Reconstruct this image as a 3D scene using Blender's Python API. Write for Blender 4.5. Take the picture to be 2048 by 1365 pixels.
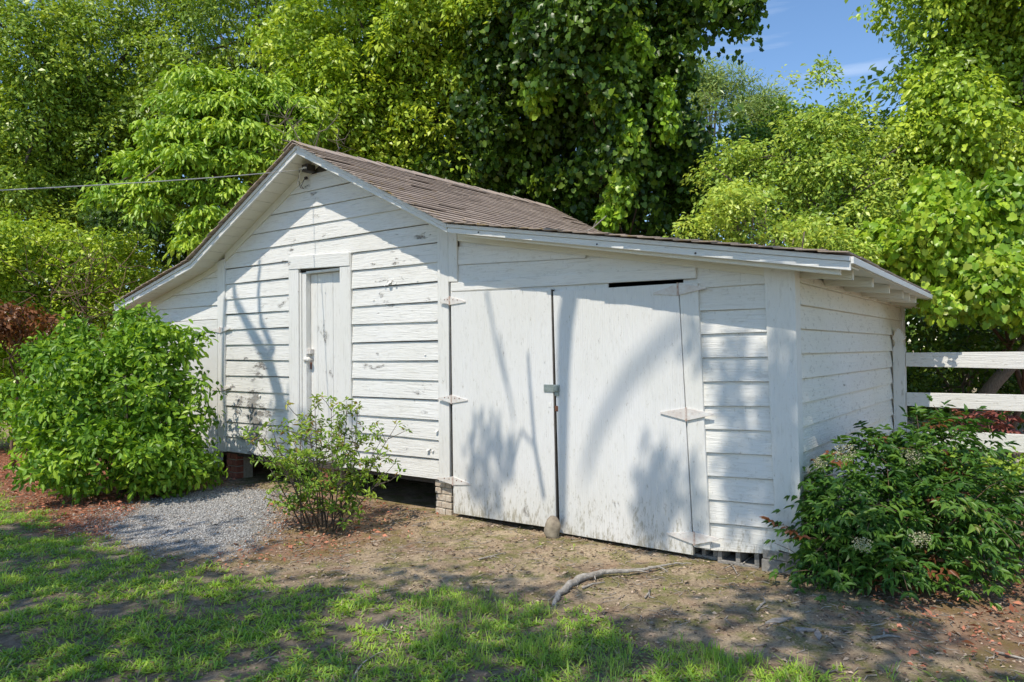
import bpy, math, random
import numpy as np

sc = bpy.context.scene
for o in list(bpy.data.objects):
    bpy.data.objects.remove(o, do_unlink=True)
R = math.radians
rng = np.random.default_rng(7)
random.seed(7)

# ------------------------------------------------------------------ camera
FPX = 1464.0                      # focal length in pixels of the 2048 px wide photograph
YAW, PITCH, ROLL = R(36.637), R(0.749), R(-0.474)
CAM = np.array([4.821, -5.472, 1.62])
_f = np.array([-math.sin(YAW) * math.cos(PITCH), math.cos(YAW) * math.cos(PITCH), math.sin(PITCH)])
_r = np.array([math.cos(YAW), math.sin(YAW), 0.0])
_u = np.cross(_r, _f)
RIGHT = math.cos(ROLL) * _r + math.sin(ROLL) * _u
UP = -math.sin(ROLL) * _r + math.cos(ROLL) * _u
FWD = _f
from mathutils import Matrix, Vector
cam_d = bpy.data.cameras.new('camera')
cam = bpy.data.objects.new('camera', cam_d)
sc.collection.objects.link(cam)
cam_d.sensor_width = 36.0
cam_d.lens = FPX / 2048 * 36.0
cam_d.clip_start = 0.05
cam_d.clip_end = 2000
m = Matrix.Identity(4)
for i in range(3):
    m[i][0], m[i][1], m[i][2], m[i][3] = RIGHT[i], UP[i], -FWD[i], CAM[i]
cam.matrix_world = m
sc.camera = cam

# ------------------------------------------------------------------ light
SUN = np.array([0.065, -0.527, 0.842])          # direction towards the sun
SUN = SUN / np.linalg.norm(SUN)
EL = math.asin(SUN[2]); AZ = math.atan2(SUN[0], SUN[1])
world = bpy.data.worlds.new('World')
sc.world = world
world.use_nodes = True
wn = world.node_tree.nodes; wl = world.node_tree.links
bg = wn['Background']
sky = wn.new('ShaderNodeTexSky'); sky.sky_type = 'NISHITA'; sky.sun_disc = False
sky.sun_elevation = EL; sky.sun_rotation = AZ
sky.air_density = 1.0; sky.dust_density = 0.15; sky.ozone_density = 2.6; sky.altitude = 100
hs = wn.new('ShaderNodeHueSaturation'); hs.inputs['Saturation'].default_value = 1.09
# thin wisps of cirrus
tc = wn.new('ShaderNodeTexCoord')
mp = wn.new('ShaderNodeMapping'); mp.inputs['Scale'].default_value = (2.0, 2.0, 16.0)
nz = wn.new('ShaderNodeTexNoise'); nz.inputs['Scale'].default_value = 2.2; nz.inputs['Detail'].default_value = 6
cr = wn.new('ShaderNodeValToRGB'); cr.color_ramp.elements[0].position = 0.55; cr.color_ramp.elements[1].position = 0.85
cr.color_ramp.elements[1].color = (0.4, 0.4, 0.4, 1)
mx = wn.new('ShaderNodeMixRGB'); mx.inputs['Color2'].default_value = (6.5, 6.8, 7.2, 1)
wl.new(tc.outputs['Generated'], mp.inputs['Vector']); wl.new(mp.outputs['Vector'], nz.inputs['Vector'])
wl.new(nz.outputs['Fac'], cr.inputs['Fac']); wl.new(cr.outputs['Color'], mx.inputs['Fac'])
wl.new(sky.outputs['Color'], hs.inputs['Color']); wl.new(hs.outputs['Color'], mx.inputs['Color1'])
wl.new(mx.outputs['Color'], bg.inputs['Color'])
bg.inputs['Strength'].default_value = 0.15

sun_d = bpy.data.lights.new('sun', 'SUN'); sun_d.energy = 3.5; sun_d.angle = R(0.53); sun_d.color = (1.0, 0.92, 0.79)
sun = bpy.data.objects.new('sun', sun_d); sc.collection.objects.link(sun)
sun.location = (10, -20, 30)
sun.rotation_euler = Vector((-SUN[0], -SUN[1], -SUN[2])).to_track_quat('-Z', 'Y').to_euler()
sc.view_settings.view_transform = 'Standard'
sc.view_settings.look = 'None'
sc.view_settings.gamma = 1.0
sc.view_settings.use_curve_mapping = False
sc.view_settings.exposure = 0.37
sc.cycles.max_bounces = 6
sc.cycles.diffuse_bounces = 4
sc.cycles.transmission_bounces = 4
sc.cycles.use_denoising = True

# ------------------------------------------------------------------ photo measurements -> points on real planes
def ray(x, y):
    return RIGHT * ((x - 1024) / FPX) - UP * ((y - 682.5) / FPX) + FWD
def onY(x, y, Y=0.0):
    d = ray(x, y); return CAM + d * ((Y - CAM[1]) / d[1])
def onX(x, y, X):
    d = ray(x, y); return CAM + d * ((X - CAM[0]) / d[0])
def onZ(x, y, Z=0.0):
    d = ray(x, y); return CAM + d * ((Z - CAM[2]) / d[2])
def at(x, y, depth):
    return CAM + ray(x, y) * depth
def in_view(p, margin=60):
    q = np.asarray(p, float) - CAM
    z = q @ FWD
    px = 1024 + FPX * (q @ RIGHT) / np.maximum(z, 1e-3); py = 682.5 - FPX * (q @ UP) / np.maximum(z, 1e-3)
    return (z > 0.05) & (px > -margin) & (px < 2048 + margin) & (py > -margin) & (py < 1365 + margin)

# ------------------------------------------------------------------ node helpers
def new_mat(name):
    mt = bpy.data.materials.new(name); mt.use_nodes = True
    nt = mt.node_tree
    return mt, nt, nt.nodes['Principled BSDF'], nt.nodes['Material Output']
def N(nt, t, **kw):
    n = nt.nodes.new(t)
    for k, v in kw.items():
        if k in n.inputs: n.inputs[k].default_value = v
        else: setattr(n, k, v)
    return n
def L(nt, a, b): nt.links.new(a, b)
def ramp(nt, fac, stops):
    n = nt.nodes.new('ShaderNodeValToRGB')
    e = n.color_ramp.elements
    while len(e) < len(stops): e.new(0.5)
    for k, (p, c) in enumerate(stops):
        e[k].position = p
        e[k].color = (c, c, c, 1) if isinstance(c, (int, float)) else (*c, 1)
    L(nt, fac, n.inputs['Fac']); return n.outputs['Color']
def noise(nt, scale=5, detail=4, rough=.55, vec=None, stretch=None, dist=0.0):
    n = N(nt, 'ShaderNodeTexNoise'); n.inputs['Scale'].default_value = scale
    n.inputs['Detail'].default_value = detail; n.inputs['Roughness'].default_value = rough
    n.inputs['Distortion'].default_value = dist
    if vec is None:
        vec = N(nt, 'ShaderNodeNewGeometry').outputs['Position']
    if stretch:
        mp = N(nt, 'ShaderNodeMapping'); mp.inputs['Scale'].default_value = stretch
        L(nt, vec, mp.inputs['Vector']); vec = mp.outputs['Vector']
    L(nt, vec, n.inputs['Vector']); return n.outputs['Fac']
def mix(nt, fac, a, b, mode='MIX'):
    n = N(nt, 'ShaderNodeMixRGB'); n.blend_type = mode
    for s, v in (('Fac', fac), ('Color1', a), ('Color2', b)):
        if hasattr(v, 'is_linked'): L(nt, v, n.inputs[s])
        elif isinstance(v, (int, float)): n.inputs[s].default_value = v if s == 'Fac' else (v, v, v, 1)
        else: n.inputs[s].default_value = (*v, 1)
    return n.outputs['Color']
def math_(nt, op, a, b=0.0, c=None):
    n = N(nt, 'ShaderNodeMath'); n.operation = op
    for k, v in enumerate((a, b) if c is None else (a, b, c)):
        if hasattr(v, 'is_linked'): L(nt, v, n.inputs[k])
        else: n.inputs[k].default_value = v
    return n.outputs[0]
def bump(nt, bsdf, h, strength=.4, dist=.01):
    b = N(nt, 'ShaderNodeBump'); b.inputs['Strength'].default_value = strength; b.inputs['Distance'].default_value = dist
    L(nt, h, b.inputs['Height']); L(nt, b.outputs['Normal'], bsdf.inputs['Normal'])

def paint(name, grain='x', peel=.0, dirt=.0, base=(.80, .79, .765), rough=.55, crack=.5, moldz=None, bstr=.6, groove=False):
    """old white oil paint over boards: brushed grain, cracks, peeled spots that show grey wood"""
    mt, nt, bs, out = new_mat(name)
    st = {'x': (1.2, 6, 26), 'z': (26, 6, 1.2), 'y': (6, 1.2, 26), 'n': (5, 5, 5)}[grain]
    g = noise(nt, 3.2, 6, .62, stretch=st, dist=.6)
    g2 = noise(nt, 9, 5, .7, stretch=tuple(v ** .5 for v in st))
    big = noise(nt, 1.3, 3)
    col = mix(nt, ramp(nt, big, [(.3, 0.0), (.75, 1.0)]), base, tuple(c * k for c, k in zip(base, (.93, .925, .89))))
    oi = N(nt, 'ShaderNodeObjectInfo').outputs['Random']
    col = mix(nt, math_(nt, 'MULTIPLY', oi, .12), col, (.62, .61, .56))
    col = mix(nt, math_(nt, 'MULTIPLY', ramp(nt, g, [(.32, 1.0), (.46, 0.0)]), crack * .62), col, (.45, .43, .39))
    h = math_(nt, 'ADD', math_(nt, 'MULTIPLY', g, .8), math_(nt, 'MULTIPLY', g2, .5))
    if peel > 0:
        pn = noise(nt, 7.5, 8, .74, stretch={'x': (.55, 1, 1.6), 'z': (1.7, 1, .75), 'y': (1, .75, 1.7), 'n': (1, 1, 1)}[grain])
        area = noise(nt, 1.7, 3)
        v = math_(nt, 'ADD', pn, math_(nt, 'MULTIPLY', math_(nt, 'SUBTRACT', area, .5), .70))
        # the low boards left of the plank door have lost most of their paint
        pos = N(nt, 'ShaderNodeSeparateXYZ'); L(nt, N(nt, 'ShaderNodeNewGeometry').outputs['Position'], pos.inputs[0])
        mr = N(nt, 'ShaderNodeMapRange'); L(nt, pos.outputs['Z'], mr.inputs['Value'])
        mr.inputs['From Min'].default_value = 1.9; mr.inputs['From Max'].default_value = .9
        mr2 = N(nt, 'ShaderNodeMapRange'); L(nt, pos.outputs['X'], mr2.inputs['Value'])
        mr2.inputs['From Min'].default_value = -2.2; mr2.inputs['From Max'].default_value = -2.9
        w = math_(nt, 'MULTIPLY', math_(nt, 'MULTIPLY', mr.outputs[0], mr2.outputs[0]), .085)
        v = math_(nt, 'ADD', v, w)
        t = .80 - peel * .118
        mask = ramp(nt, v, [(t - .004, 0.0), (t + .004, 1.0)])
        wood = mix(nt, g, (.16, .145, .13), (.36, .33, .30))
        col = mix(nt, mask, col, wood)
        curl = ramp(nt, v, [(t - .045, 0.0), (t - .006, 1.0), (t + .004, 0.0)])
        h = math_(nt, 'ADD', h, math_(nt, 'MULTIPLY', curl, .9))
        # grey weathering film
        fn = noise(nt, 2.6, 4)
        col = mix(nt, math_(nt, 'MULTIPLY', math_(nt, 'MULTIPLY', ramp(nt, fn, [(.52, 0.0), (.68, 1.0)]), mr.outputs[0]), math_(nt, 'MULTIPLY', mr2.outputs[0], .55)), col, (.42, .42, .41))
    if dirt > 0:
        dn = noise(nt, 30, 5, .7, stretch={'x': (.4, 1, 1), 'z': (1, 1, .25), 'y': (1, .4, 1), 'n': (1, 1, 1)}[grain])
        col = mix(nt, math_(nt, 'MULTIPLY', ramp(nt, dn, [(.56, 0.0), (.66, 1.0)]), dirt), col, (.34, .31, .25))
    if moldz is not None:
        pos = N(nt, 'ShaderNodeSeparateXYZ'); L(nt, N(nt, 'ShaderNodeNewGeometry').outputs['Position'], pos.inputs[0])
        mr = N(nt, 'ShaderNodeMapRange'); L(nt, pos.outputs['Z'], mr.inputs['Value'])
        mr.inputs['From Min'].default_value = moldz; mr.inputs['From Max'].default_value = 0.0
        dn = noise(nt, 46, 6, .75, stretch=(1, 1, .28))
        bn = noise(nt, 4, 3)
        k = math_(nt, 'MULTIPLY', math_(nt, 'POWER', mr.outputs[0], 1.6), math_(nt, 'ADD', math_(nt, 'MULTIPLY', bn, .9), -.05))
        sp = math_(nt, 'ADD', dn, math_(nt, 'MULTIPLY', k, .42))
        col = mix(nt, math_(nt, 'MULTIPLY', ramp(nt, sp, [(.60, 0.0), (.74, 1.0)]), .8), col, (.29, .26, .19))
        col = mix(nt, math_(nt, 'MULTIPLY', k, .55), col, (.50, .45, .33))
    if groove:
        px_ = N(nt, 'ShaderNodeSeparateXYZ'); L(nt, N(nt, 'ShaderNodeNewGeometry').outputs['Position'], px_.inputs[0])
        wv = math_(nt, 'SINE', math_(nt, 'ADD', math_(nt, 'MULTIPLY', px_.outputs['X'], 290.0), math_(nt, 'MULTIPLY', big, 4.0)))
        wv = ramp(nt, math_(nt, 'MULTIPLY', math_(nt, 'ADD', wv, 1.0), .5), [(0.0, 0.0), (.35, 1.0)])
        h = math_(nt, 'ADD', h, math_(nt, 'MULTIPLY', wv, .14))
        col = mix(nt, math_(nt, 'MULTIPLY', math_(nt, 'SUBTRACT', 1.0, wv), .05), col, (.5, .48, .44))
    L(nt, col, bs.inputs['Base Color'])
    bs.inputs['Roughness'].default_value = rough
    bump(nt, bs, h, bstr, .012)
    return mt

def simple(name, col, col2=None, scale=20, rough=.7, metal=0, bmp=.3, dist=.004, stretch=None):
    mt, nt, bs, out = new_mat(name)
    n1 = noise(nt, scale, 6, .65, stretch=stretch)
    c2 = col2 or tuple(c * .55 for c in col)
    L(nt, mix(nt, ramp(nt, n1, [(.33, 0.0), (.67, 1.0)]), c2, col), bs.inputs['Base Color'])
    bs.inputs['Roughness'].default_value = rough; bs.inputs['Metallic'].default_value = metal
    bump(nt, bs, n1, bmp, dist)
    return mt

def leaf_mat(name, dark, light, extra=None, trans=.24, rough=.36, spec=.36, gain=True):
    """leaf blade: colour runs with the 'tint' of each leaf, thin enough to let light through"""
    mt, nt, bs, out = new_mat(name)
    a = N(nt, 'ShaderNodeAttribute'); a.attribute_name = 'tint'
    gn = (1.95, 1.78, 1.15) if gain else (1, 1, 1)
    dark = tuple(c * g for c, g in zip(dark, gn)); light = tuple(c * g for c, g in zip(light, gn))
    mid = tuple((a * .55 + b * .45) * k for a, b, k in zip(dark, light, (.86, 1.03, 1.0))) if gain else tuple((a + b) / 2 for a, b in zip(dark, light))
    stops = [(0.0, dark), (.45, mid), (.85, light)]
    if extra: stops = [(0.0, dark), (.42, mid), (.80, light), (.90, extra), (1.0, extra)]
    col = ramp(nt, a.outputs['Fac'], stops)
    L(nt, col, bs.inputs['Base Color'])
    bs.inputs['Roughness'].default_value = rough
    bs.inputs['Specular IOR Level'].default_value = spec
    tr = N(nt, 'ShaderNodeBsdfTranslucent')
    tcol = mix(nt, 1.0, col, (1.5, 1.45, .6), 'MULTIPLY')
    L(nt, tcol, tr.inputs['Color'])
    ms = N(nt, 'ShaderNodeMixShader'); ms.inputs[0].default_value = trans
    L(nt, bs.outputs[0], ms.inputs[1]); L(nt, tr.outputs[0], ms.inputs[2]); L(nt, ms.outputs[0], out.inputs['Surface'])
    return mt

# ------------------------------------------------------------------ object helpers
COL = sc.collection
def link(o, parent=None):
    COL.objects.link(o)
    if parent is not None:
        o.parent = parent
    return o
def tag(o, label=None, cat=None, group=None, kind=None):
    if label: o['label'] = label
    if cat: o['category'] = cat
    if group: o['group'] = group
    if kind: o['kind'] = kind
    return o
def thing(name, label, cat, loc=(0, 0, 0), group=None):
    o = bpy.data.objects.new(name, None); o.location = loc; o.empty_display_size = .2
    link(o); return tag(o, label, cat, group)

class MB:
    def __init__(s): s.v = []; s.f = []
    def add(s, vs, fs):
        b = len(s.v); s.v += [tuple(map(float, p)) for p in vs]; s.f += [tuple(b + i for i in f) for f in fs]; return s
    def box(s, x0, x1, y0, y1, z0, z1):
        return s.add([(x0, y0, z0), (x1, y0, z0), (x1, y1, z0), (x0, y1, z0), (x0, y0, z1), (x1, y0, z1), (x1, y1, z1), (x0, y1, z1)],
                     [(0, 3, 2, 1), (4, 5, 6, 7), (0, 1, 5, 4), (1, 2, 6, 5), (2, 3, 7, 6), (3, 0, 4, 7)])
    def prismY(s, poly, y0, y1):
        """poly of (x, z), counter-clockwise seen from the front (-Y)"""
        n = len(poly)
        vs = [(x, y0, z) for x, z in poly] + [(x, y1, z) for x, z in poly]
        return s.add(vs, [tuple(range(n)), tuple(range(2 * n - 1, n - 1, -1))] + [(i, i + n, (i + 1) % n + n, (i + 1) % n) for i in range(n)])
    def prismX(s, poly, x0, x1):
        """poly of (y, z)"""
        n = len(poly)
        vs = [(x1, y, z) for y, z in poly] + [(x0, y, z) for y, z in poly]
        return s.add(vs, [tuple(range(n)), tuple(range(2 * n - 1, n - 1, -1))] + [(i, i + n, (i + 1) % n + n, (i + 1) % n) for i in range(n)])
    def hexa(s, b, t):
        """four bottom and four top points, counter-clockwise seen from above"""
        return s.add(list(b) + list(t), [(0, 3, 2, 1), (4, 5, 6, 7), (0, 1, 5, 4), (1, 2, 6, 5), (2, 3, 7, 6), (3, 0, 4, 7)])
    def tube(s, pts, rad, n=7, cap=True):
        pts = [np.asarray(p, float) for p in pts]
        if not hasattr(rad, '__len__'): rad = [rad] * len(pts)
        b = len(s.v); ref = None
        for i, p in enumerate(pts):
            d = pts[min(i + 1, len(pts) - 1)] - pts[max(i - 1, 0)]
            d = d / (np.linalg.norm(d) + 1e-9)
            if ref is None:
                ref = np.array([1, 0, 0]) if abs(d[0]) < .8 else np.array([0, 1, 0])
            e1 = ref - d * (ref @ d); e1 /= np.linalg.norm(e1) + 1e-9; ref = e1; e2 = np.cross(d, e1)
            for k in range(n):
                a = 2 * math.pi * k / n
                s.v.append(tuple(p + rad[i] * (math.cos(a) * e1 + math.sin(a) * e2)))
        for i in range(len(pts) - 1):
            for k in range(n):
                s.f.append((b + i * n + k, b + i * n + (k + 1) % n, b + (i + 1) * n + (k + 1) % n, b + (i + 1) * n + k))
        if cap:
            s.f.append(tuple(b + k for k in range(n - 1, -1, -1)))
            e = b + (len(pts) - 1) * n; s.f.append(tuple(e + k for k in range(n)))
        return s
    def build(s, name, mat, parent=None, off=(0, 0, 0), smooth=False, bev=0):
        me = bpy.data.meshes.new(name)
        v = [(a - off[0], b - off[1], c - off[2]) for a, b, c in s.v] if any(off) else s.v
        me.from_pydata(v, [], s.f); me.update()
        me.materials.append(mat)
        if smooth: me.polygons.foreach_set('use_smooth', [True] * len(me.polygons))
        o = bpy.data.objects.new(name, me); link(o, parent)
        if bev:
            mod = o.modifiers.new('bevel', 'BEVEL'); mod.width = bev; mod.segments = 2; mod.limit_method = 'ANGLE'; mod.angle_limit = R(35)
        return o

def np_mesh(name, V, loops, sizes, mat, parent=None, tint=None, off=None):
    """mesh straight from numpy arrays"""
    me = bpy.data.meshes.new(name)
    V = np.asarray(V, np.float32)
    if off is not None: V = V - np.asarray(off, np.float32)
    me.vertices.add(len(V)); me.vertices.foreach_set('co', V.ravel())
    me.loops.add(len(loops)); me.loops.foreach_set('vertex_index', np.asarray(loops, np.int32))
    sizes = np.asarray(sizes, np.int32)
    me.polygons.add(len(sizes))
    me.polygons.foreach_set('loop_start', np.concatenate([[0], np.cumsum(sizes)[:-1]]).astype(np.int32))
    me.polygons.foreach_set('loop_total', sizes)
    me.update(calc_edges=True)
    if tint is not None:
        at_ = me.attributes.new('tint', 'FLOAT', 'POINT'); at_.data.foreach_set('value', np.asarray(tint, np.float32))
    me.materials.append(mat)
    o = bpy.data.objects.new(name, me); link(o, parent)
    return o

# leaf outlines: (along, across, up) for a leaf one unit long, faces
def _tm(v, f): return np.array(v, float), f
TM = {
    'diamond': _tm([(0, 0, 0), (.45, .5, .12), (1, 0, -.05), (.45, -.5, .12)], [(0, 3, 2, 1)]),
    'oval': _tm([(0, 0, 0), (.3, .44, .1), (.68, .42, .08), (1, 0, -.12), (.68, -.42, .08), (.3, -.44, .1), (.5, 0, -.02)],
                [(0, 6, 2, 1), (6, 3, 2), (0, 5, 4, 6), (6, 4, 3)]),
    'vine': _tm([(.08, 0, 0), (-.12, .30, .02), (.18, .56, .08), (.50, .40, .04), (.58, .50, .02), (1, 0, -.14), (.58, -.50, .02), (.50, -.40, .04), (.18, -.56, .08), (-.12, -.30, .02)],
                [(0, 3, 2, 1), (0, 5, 4, 3), (0, 9, 8, 7), (0, 7, 6, 5)]),
    'lance': _tm([(0, 0, 0), (.28, .5, .1), (.62, .34, .06), (1, 0, -.16), (.62, -.34, .06), (.28, -.5, .1)],
                 [(0, 3, 2, 1), (0, 5, 4, 3)]),
    'needle': _tm([(0, .5, 0), (0, -.5, 0), (1, -.2, -.06), (1, .2, -.06)], [(0, 1, 2, 3)]),
}
def unit(a): return a / (np.linalg.norm(a, axis=-1, keepdims=True) + 1e-9)
def leaf_arrays(pos, axis, nrm, length, width, tint, tmpl):
    tv, tf = TM[tmpl]
    n = len(pos); k = len(tv)
    a = unit(axis); b = unit(np.cross(nrm, a)); c = np.cross(a, b)
    ln = np.broadcast_to(length, n)[:, None]; wd = np.broadcast_to(width, n)[:, None]
    V = np.empty((n, k, 3), np.float32)
    for i in range(k):
        V[:, i] = pos + a * (tv[i, 0] * ln) + b * (tv[i, 1] * wd) + c * (tv[i, 2] * ln)
    fl = np.concatenate([np.array(f) for f in tf]); sz = np.array([len(f) for f in tf])
    loops = (fl[None, :] + (np.arange(n) * k)[:, None]).ravel()
    return V.reshape(-1, 3), loops, np.tile(sz, n), np.repeat(tint, k)
def leaf_mesh(name, parts, mat, parent, off, stuff=True):
    Vs, Ls, Ss, Ts, b = [], [], [], [], 0
    for V, l, s, t in parts:
        Vs.append(V); Ls.append(l + b); Ss.append(s); Ts.append(t); b += len(V)
    o = np_mesh(name, np.concatenate(Vs), np.concatenate(Ls), np.concatenate(Ss), mat, parent, np.concatenate(Ts), off)
    if stuff: o['kind'] = 'stuff'
    return o
def leaf_objects(parent, off, pos, axis, nrm, length, width, tint, tmpl, mat, name='leaf'):
    """single leaves as parts that share a few meshes"""
    tv, tf = TM[tmpl]
    bank = []
    for k in range(6):
        me = bpy.data.meshes.new(name); me.from_pydata([tuple(v) for v in tv], [], tf); me.update()
        t = me.attributes.new('tint', 'FLOAT', 'POINT'); t.data.foreach_set('value', [(k + .5) / 6] * len(tv))
        me.materials.append(mat); bank.append(me)
    a = unit(axis); b = unit(np.cross(nrm, a)); c = np.cross(a, b)
    n = len(pos); ln = np.broadcast_to(length, n); wd = np.broadcast_to(width, n)
    for i in range(n):
        o = bpy.data.objects.new(name, bank[int(min(5, max(0, tint[i] * 6)))])
        mm = Matrix.Identity(4)
        for r in range(3):
            mm[r][0] = a[i, r] * ln[i]; mm[r][1] = b[i, r] * wd[i]; mm[r][2] = c[i, r] * ln[i]; mm[r][3] = pos[i, r] - off[r]
        o.matrix_basis = mm
        link(o, parent)
def sprays(centers, out, n_per, rs, flat=.22, droop=.35, nr=.45, rg=rng, radial=1.0, sunb=.55):
    """leaf positions, axes and normals for clumps round the given centres"""
    M = len(centers)
    ax = unit(out)
    t = np.where(np.abs(ax[:, 2:3]) > .9, np.array([[1., 0, 0]]), np.array([[0., 0, 1]]))
    e1 = unit(np.cross(t, ax)); e2 = np.cross(ax, e1)
    th = rg.uniform(0, 2 * np.pi, (M, n_per)); rr = np.sqrt(rg.uniform(0.02, 1, (M, n_per)))
    rs = np.broadcast_to(rs, M)[:, None]
    d = np.cos(th)[..., None] * e1[:, None] + np.sin(th)[..., None] * e2[:, None]
    p = centers[:, None] + d * (rr * rs)[..., None] + ax[:, None] * (rg.normal(0, 1, (M, n_per)) * flat * rs)[..., None]
    p[..., 2] -= droop * rs * rr ** 2
    axis = d * radial + rg.normal(0, .5, (M, n_per, 3)); axis[..., 2] -= droop
    nrm = ax[:, None] + SUN * sunb + rg.normal(0, nr, (M, n_per, 3))
    return p.reshape(-1, 3), axis.reshape(-1, 3), nrm.reshape(-1, 3)
def sublobes(lobes, k, rg, f=(.30, .52), push=.72):
    """break every lobe into a cluster of smaller boughs so that the crown has crevices"""
    out = []
    for e in lobes:
        c = np.array(e[:3]); r = np.array(e[3:6]); out.append((*c, *(r * .55)))
        for d in unit(rg.normal(0, 1, (k, 3))):
            g = rg.uniform(*f); out.append((*(c + d * r * push * rg.uniform(.8, 1.12)), *(np.maximum(r, r.mean() * .6) * g)))
    return out
def shell(lobes, n, lo=.55, hi=1.0, back=.45, rg=rng):
    """points and outward directions in the outer part of a few ellipsoids"""
    lobes = np.array(lobes, float)
    w = (lobes[:, 3] * lobes[:, 4] * lobes[:, 5]) ** (2 / 3); w /= w.sum()
    P, O = [], []
    need = n
    while need > 0:
        k = rg.choice(len(lobes), need * 2, p=w)
        d = unit(rg.normal(0, 1, (need * 2, 3)))
        rad = lobes[k, 3:6]
        c = lobes[k, 0:3] + d * rad * rg.uniform(lo, hi, (need * 2, 1))
        o = unit(d / rad)
        tocam = unit(CAM - c)
        keep = (np.sum(o * tocam, 1) > -.15) | (rg.random(need * 2) < back)
        keep &= c[:, 2] > .1
        c, o = c[keep][:need], o[keep][:need]
        P.append(c); O.append(o); need -= len(c)
    return np.concatenate(P), np.concatenate(O)
def branchy(mb, base, top_pts, r0, trunk_top, rg=rng, n=7, wob=.25):
    """a trunk from base to trunk_top and limbs from it to the given points"""
    base = np.asarray(base, float); tt = np.asarray(trunk_top, float)
    K = 7; path = []
    for i in range(K):
        t = i / (K - 1)
        path.append(base + (tt - base) * t + np.append(rg.normal(0, wob * .35, 2), 0) * math.sin(math.pi * t))
    mb.tube(path, [r0 * (1.35 if i == 0 else 1) * (1 - .88 * i / (K - 1)) for i in range(K)], n)
    for p in top_pts:
        p = np.asarray(p, float)
        i = int(rg.integers(2, K - 1)); a = path[i]
        q = []
        for j in range(5):
            t = j / 4
            q.append(a + (p - a) * t + rg.normal(0, wob * .3, 3) * math.sin(math.pi * t) + np.array([0, 0, .12 * np.linalg.norm(p - a)]) * math.sin(math.pi * t))
        rr = r0 * (1 - .7 * i / (K - 1)) * .55
        mb.tube(q, [rr * (1 - .8 * j / 4) + .04 * r0 + .004 for j in range(5)], 5)

# ------------------------------------------------------------------ ground
def gz(x, y):
    x = np.asarray(x, float); y = np.asarray(y, float)
    near = np.exp(-((x - 1.5) ** 2 + (y + 1.5) ** 2) / 60)
    return near * (.012 * np.sin(x * 2.3 + 1.1 * y) + .010 * np.sin(1.7 * y - 3.1 * x + 1) + .006 * np.sin(6.1 * x + 4.3 * y)) - .015
GRAVEL = [tuple(onZ(*p)[:2]) for p in [(215, 1052), (300, 1000), (420, 968), (545, 985), (525, 1030), (520, 1070), (420, 1110), (300, 1098), (235, 1080)]]
MULCH = [(-10, 2.0), (-10, -1.0)] + [tuple(onZ(*p)[:2]) for p in [(0, 985), (60, 1040), (150, 1085), (235, 1075), (300, 1015), (440, 975), (480, 940)]] + [(-3.6, .6)]
AZBED = [tuple(onZ(*p)[:2]) for p in [(520, 1020), (560, 985), (760, 985), (830, 1010), (800, 1060), (700, 1100), (480, 1130), (400, 1120)]]
RBED = [tuple(onZ(*p)[:2]) for p in [(1840, 1330), (1980, 1290), (2120, 1330)]] + [(9, 1), (9, 8), (4.0, 8), (3.6, 2.5), (3.8, 0)]
GRASS_EDGE = np.array([(-14, -1.0), (-7.5, -1.6), (-4.68, -2.2), (-2.67, -2.35), (-1.4, -2.5), (-.5, -2.27), (.36, -2.26), (1.25, -1.96), (1.77, -1.53), (2.3, -1.45), (2.9, -1.6), (3.34, -1.62), (3.95, -1.5), (4.67, -1.12), (7, -.2), (14, 1)])
def poly_mask(poly, x, y):
    inside = np.zeros(np.shape(x), bool); j = len(poly) - 1
    for i in range(len(poly)):
        xi, yi = poly[i]; xj, yj = poly[j]
        c = ((yi > y) != (yj > y)) & (x < (xj - xi) * (y - yi) / (yj - yi + 1e-12) + xi)
        inside ^= c; j = i
    return inside
def soft(poly, x, y, rad=.14, k=9, rg=np.random.default_rng(3)):
    acc = 0
    for _ in range(k):
        d = rg.normal(0, rad, 2); acc = acc + poly_mask(poly, x + d[0], y + d[1])
    return acc / k
def grass_amt(x, y):
    e = np.interp(x, GRASS_EDGE[:, 0], GRASS_EDGE[:, 1])
    return np.clip((e - y) / .55 + .25, 0, 1)
xs = np.unique(np.concatenate([np.linspace(-9, 7, 220), -9 - np.geomspace(.3, 390, 22), 7 + np.geomspace(.3, 390, 22)]))
ys = np.unique(np.concatenate([np.linspace(-5.6, 3.4, 150), -5.6 - np.geomspace(.3, 390, 22), 3.4 + np.geomspace(.3, 390, 26)]))
X, Y = np.meshgrid(xs, ys)
GV = np.stack([X.ravel(), Y.ravel(), gz(X, Y).ravel()], 1)
nx, ny = len(xs), len(ys)
ii = (np.arange(ny - 1)[:, None] * nx + np.arange(nx - 1)[None]).ravel()
mg, ng, ngr, ntt = new_mat('soil')[0:4]
gl = np.stack([ii, ii + 1, ii + nx + 1, ii + nx], 1).ravel()
ground = np_mesh('ground', GV, gl, np.full(len(ii), 4), mg)
ground['kind'] = 'structure'
ground.data.polygons.foreach_set('use_smooth', [True] * len(ground.data.polygons))
for nm, arr in (('gravel', soft(GRAVEL, GV[:, 0], GV[:, 1])), ('mulch', np.maximum(soft(MULCH, GV[:, 0], GV[:, 1]), np.maximum(.45 * soft(AZBED, GV[:, 0], GV[:, 1], .2), .5 * soft(RBED, GV[:, 0], GV[:, 1])))), ('turf', grass_amt(GV[:, 0], GV[:, 1]))):
    a = ground.data.attributes.new(nm, 'FLOAT', 'POINT'); a.data.foreach_set('value', arr.astype(np.float32))
def attr(nt, n):
    a = N(nt, 'ShaderNodeAttribute'); a.attribute_name = n; return a.outputs['Fac']
n1 = noise(ng, 1.6, 6, .6); n2 = noise(ng, 14, 7, .75); n3 = noise(ng, 60, 6, .8); n4 = noise(ng, 4.3, 5, .65)
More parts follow.
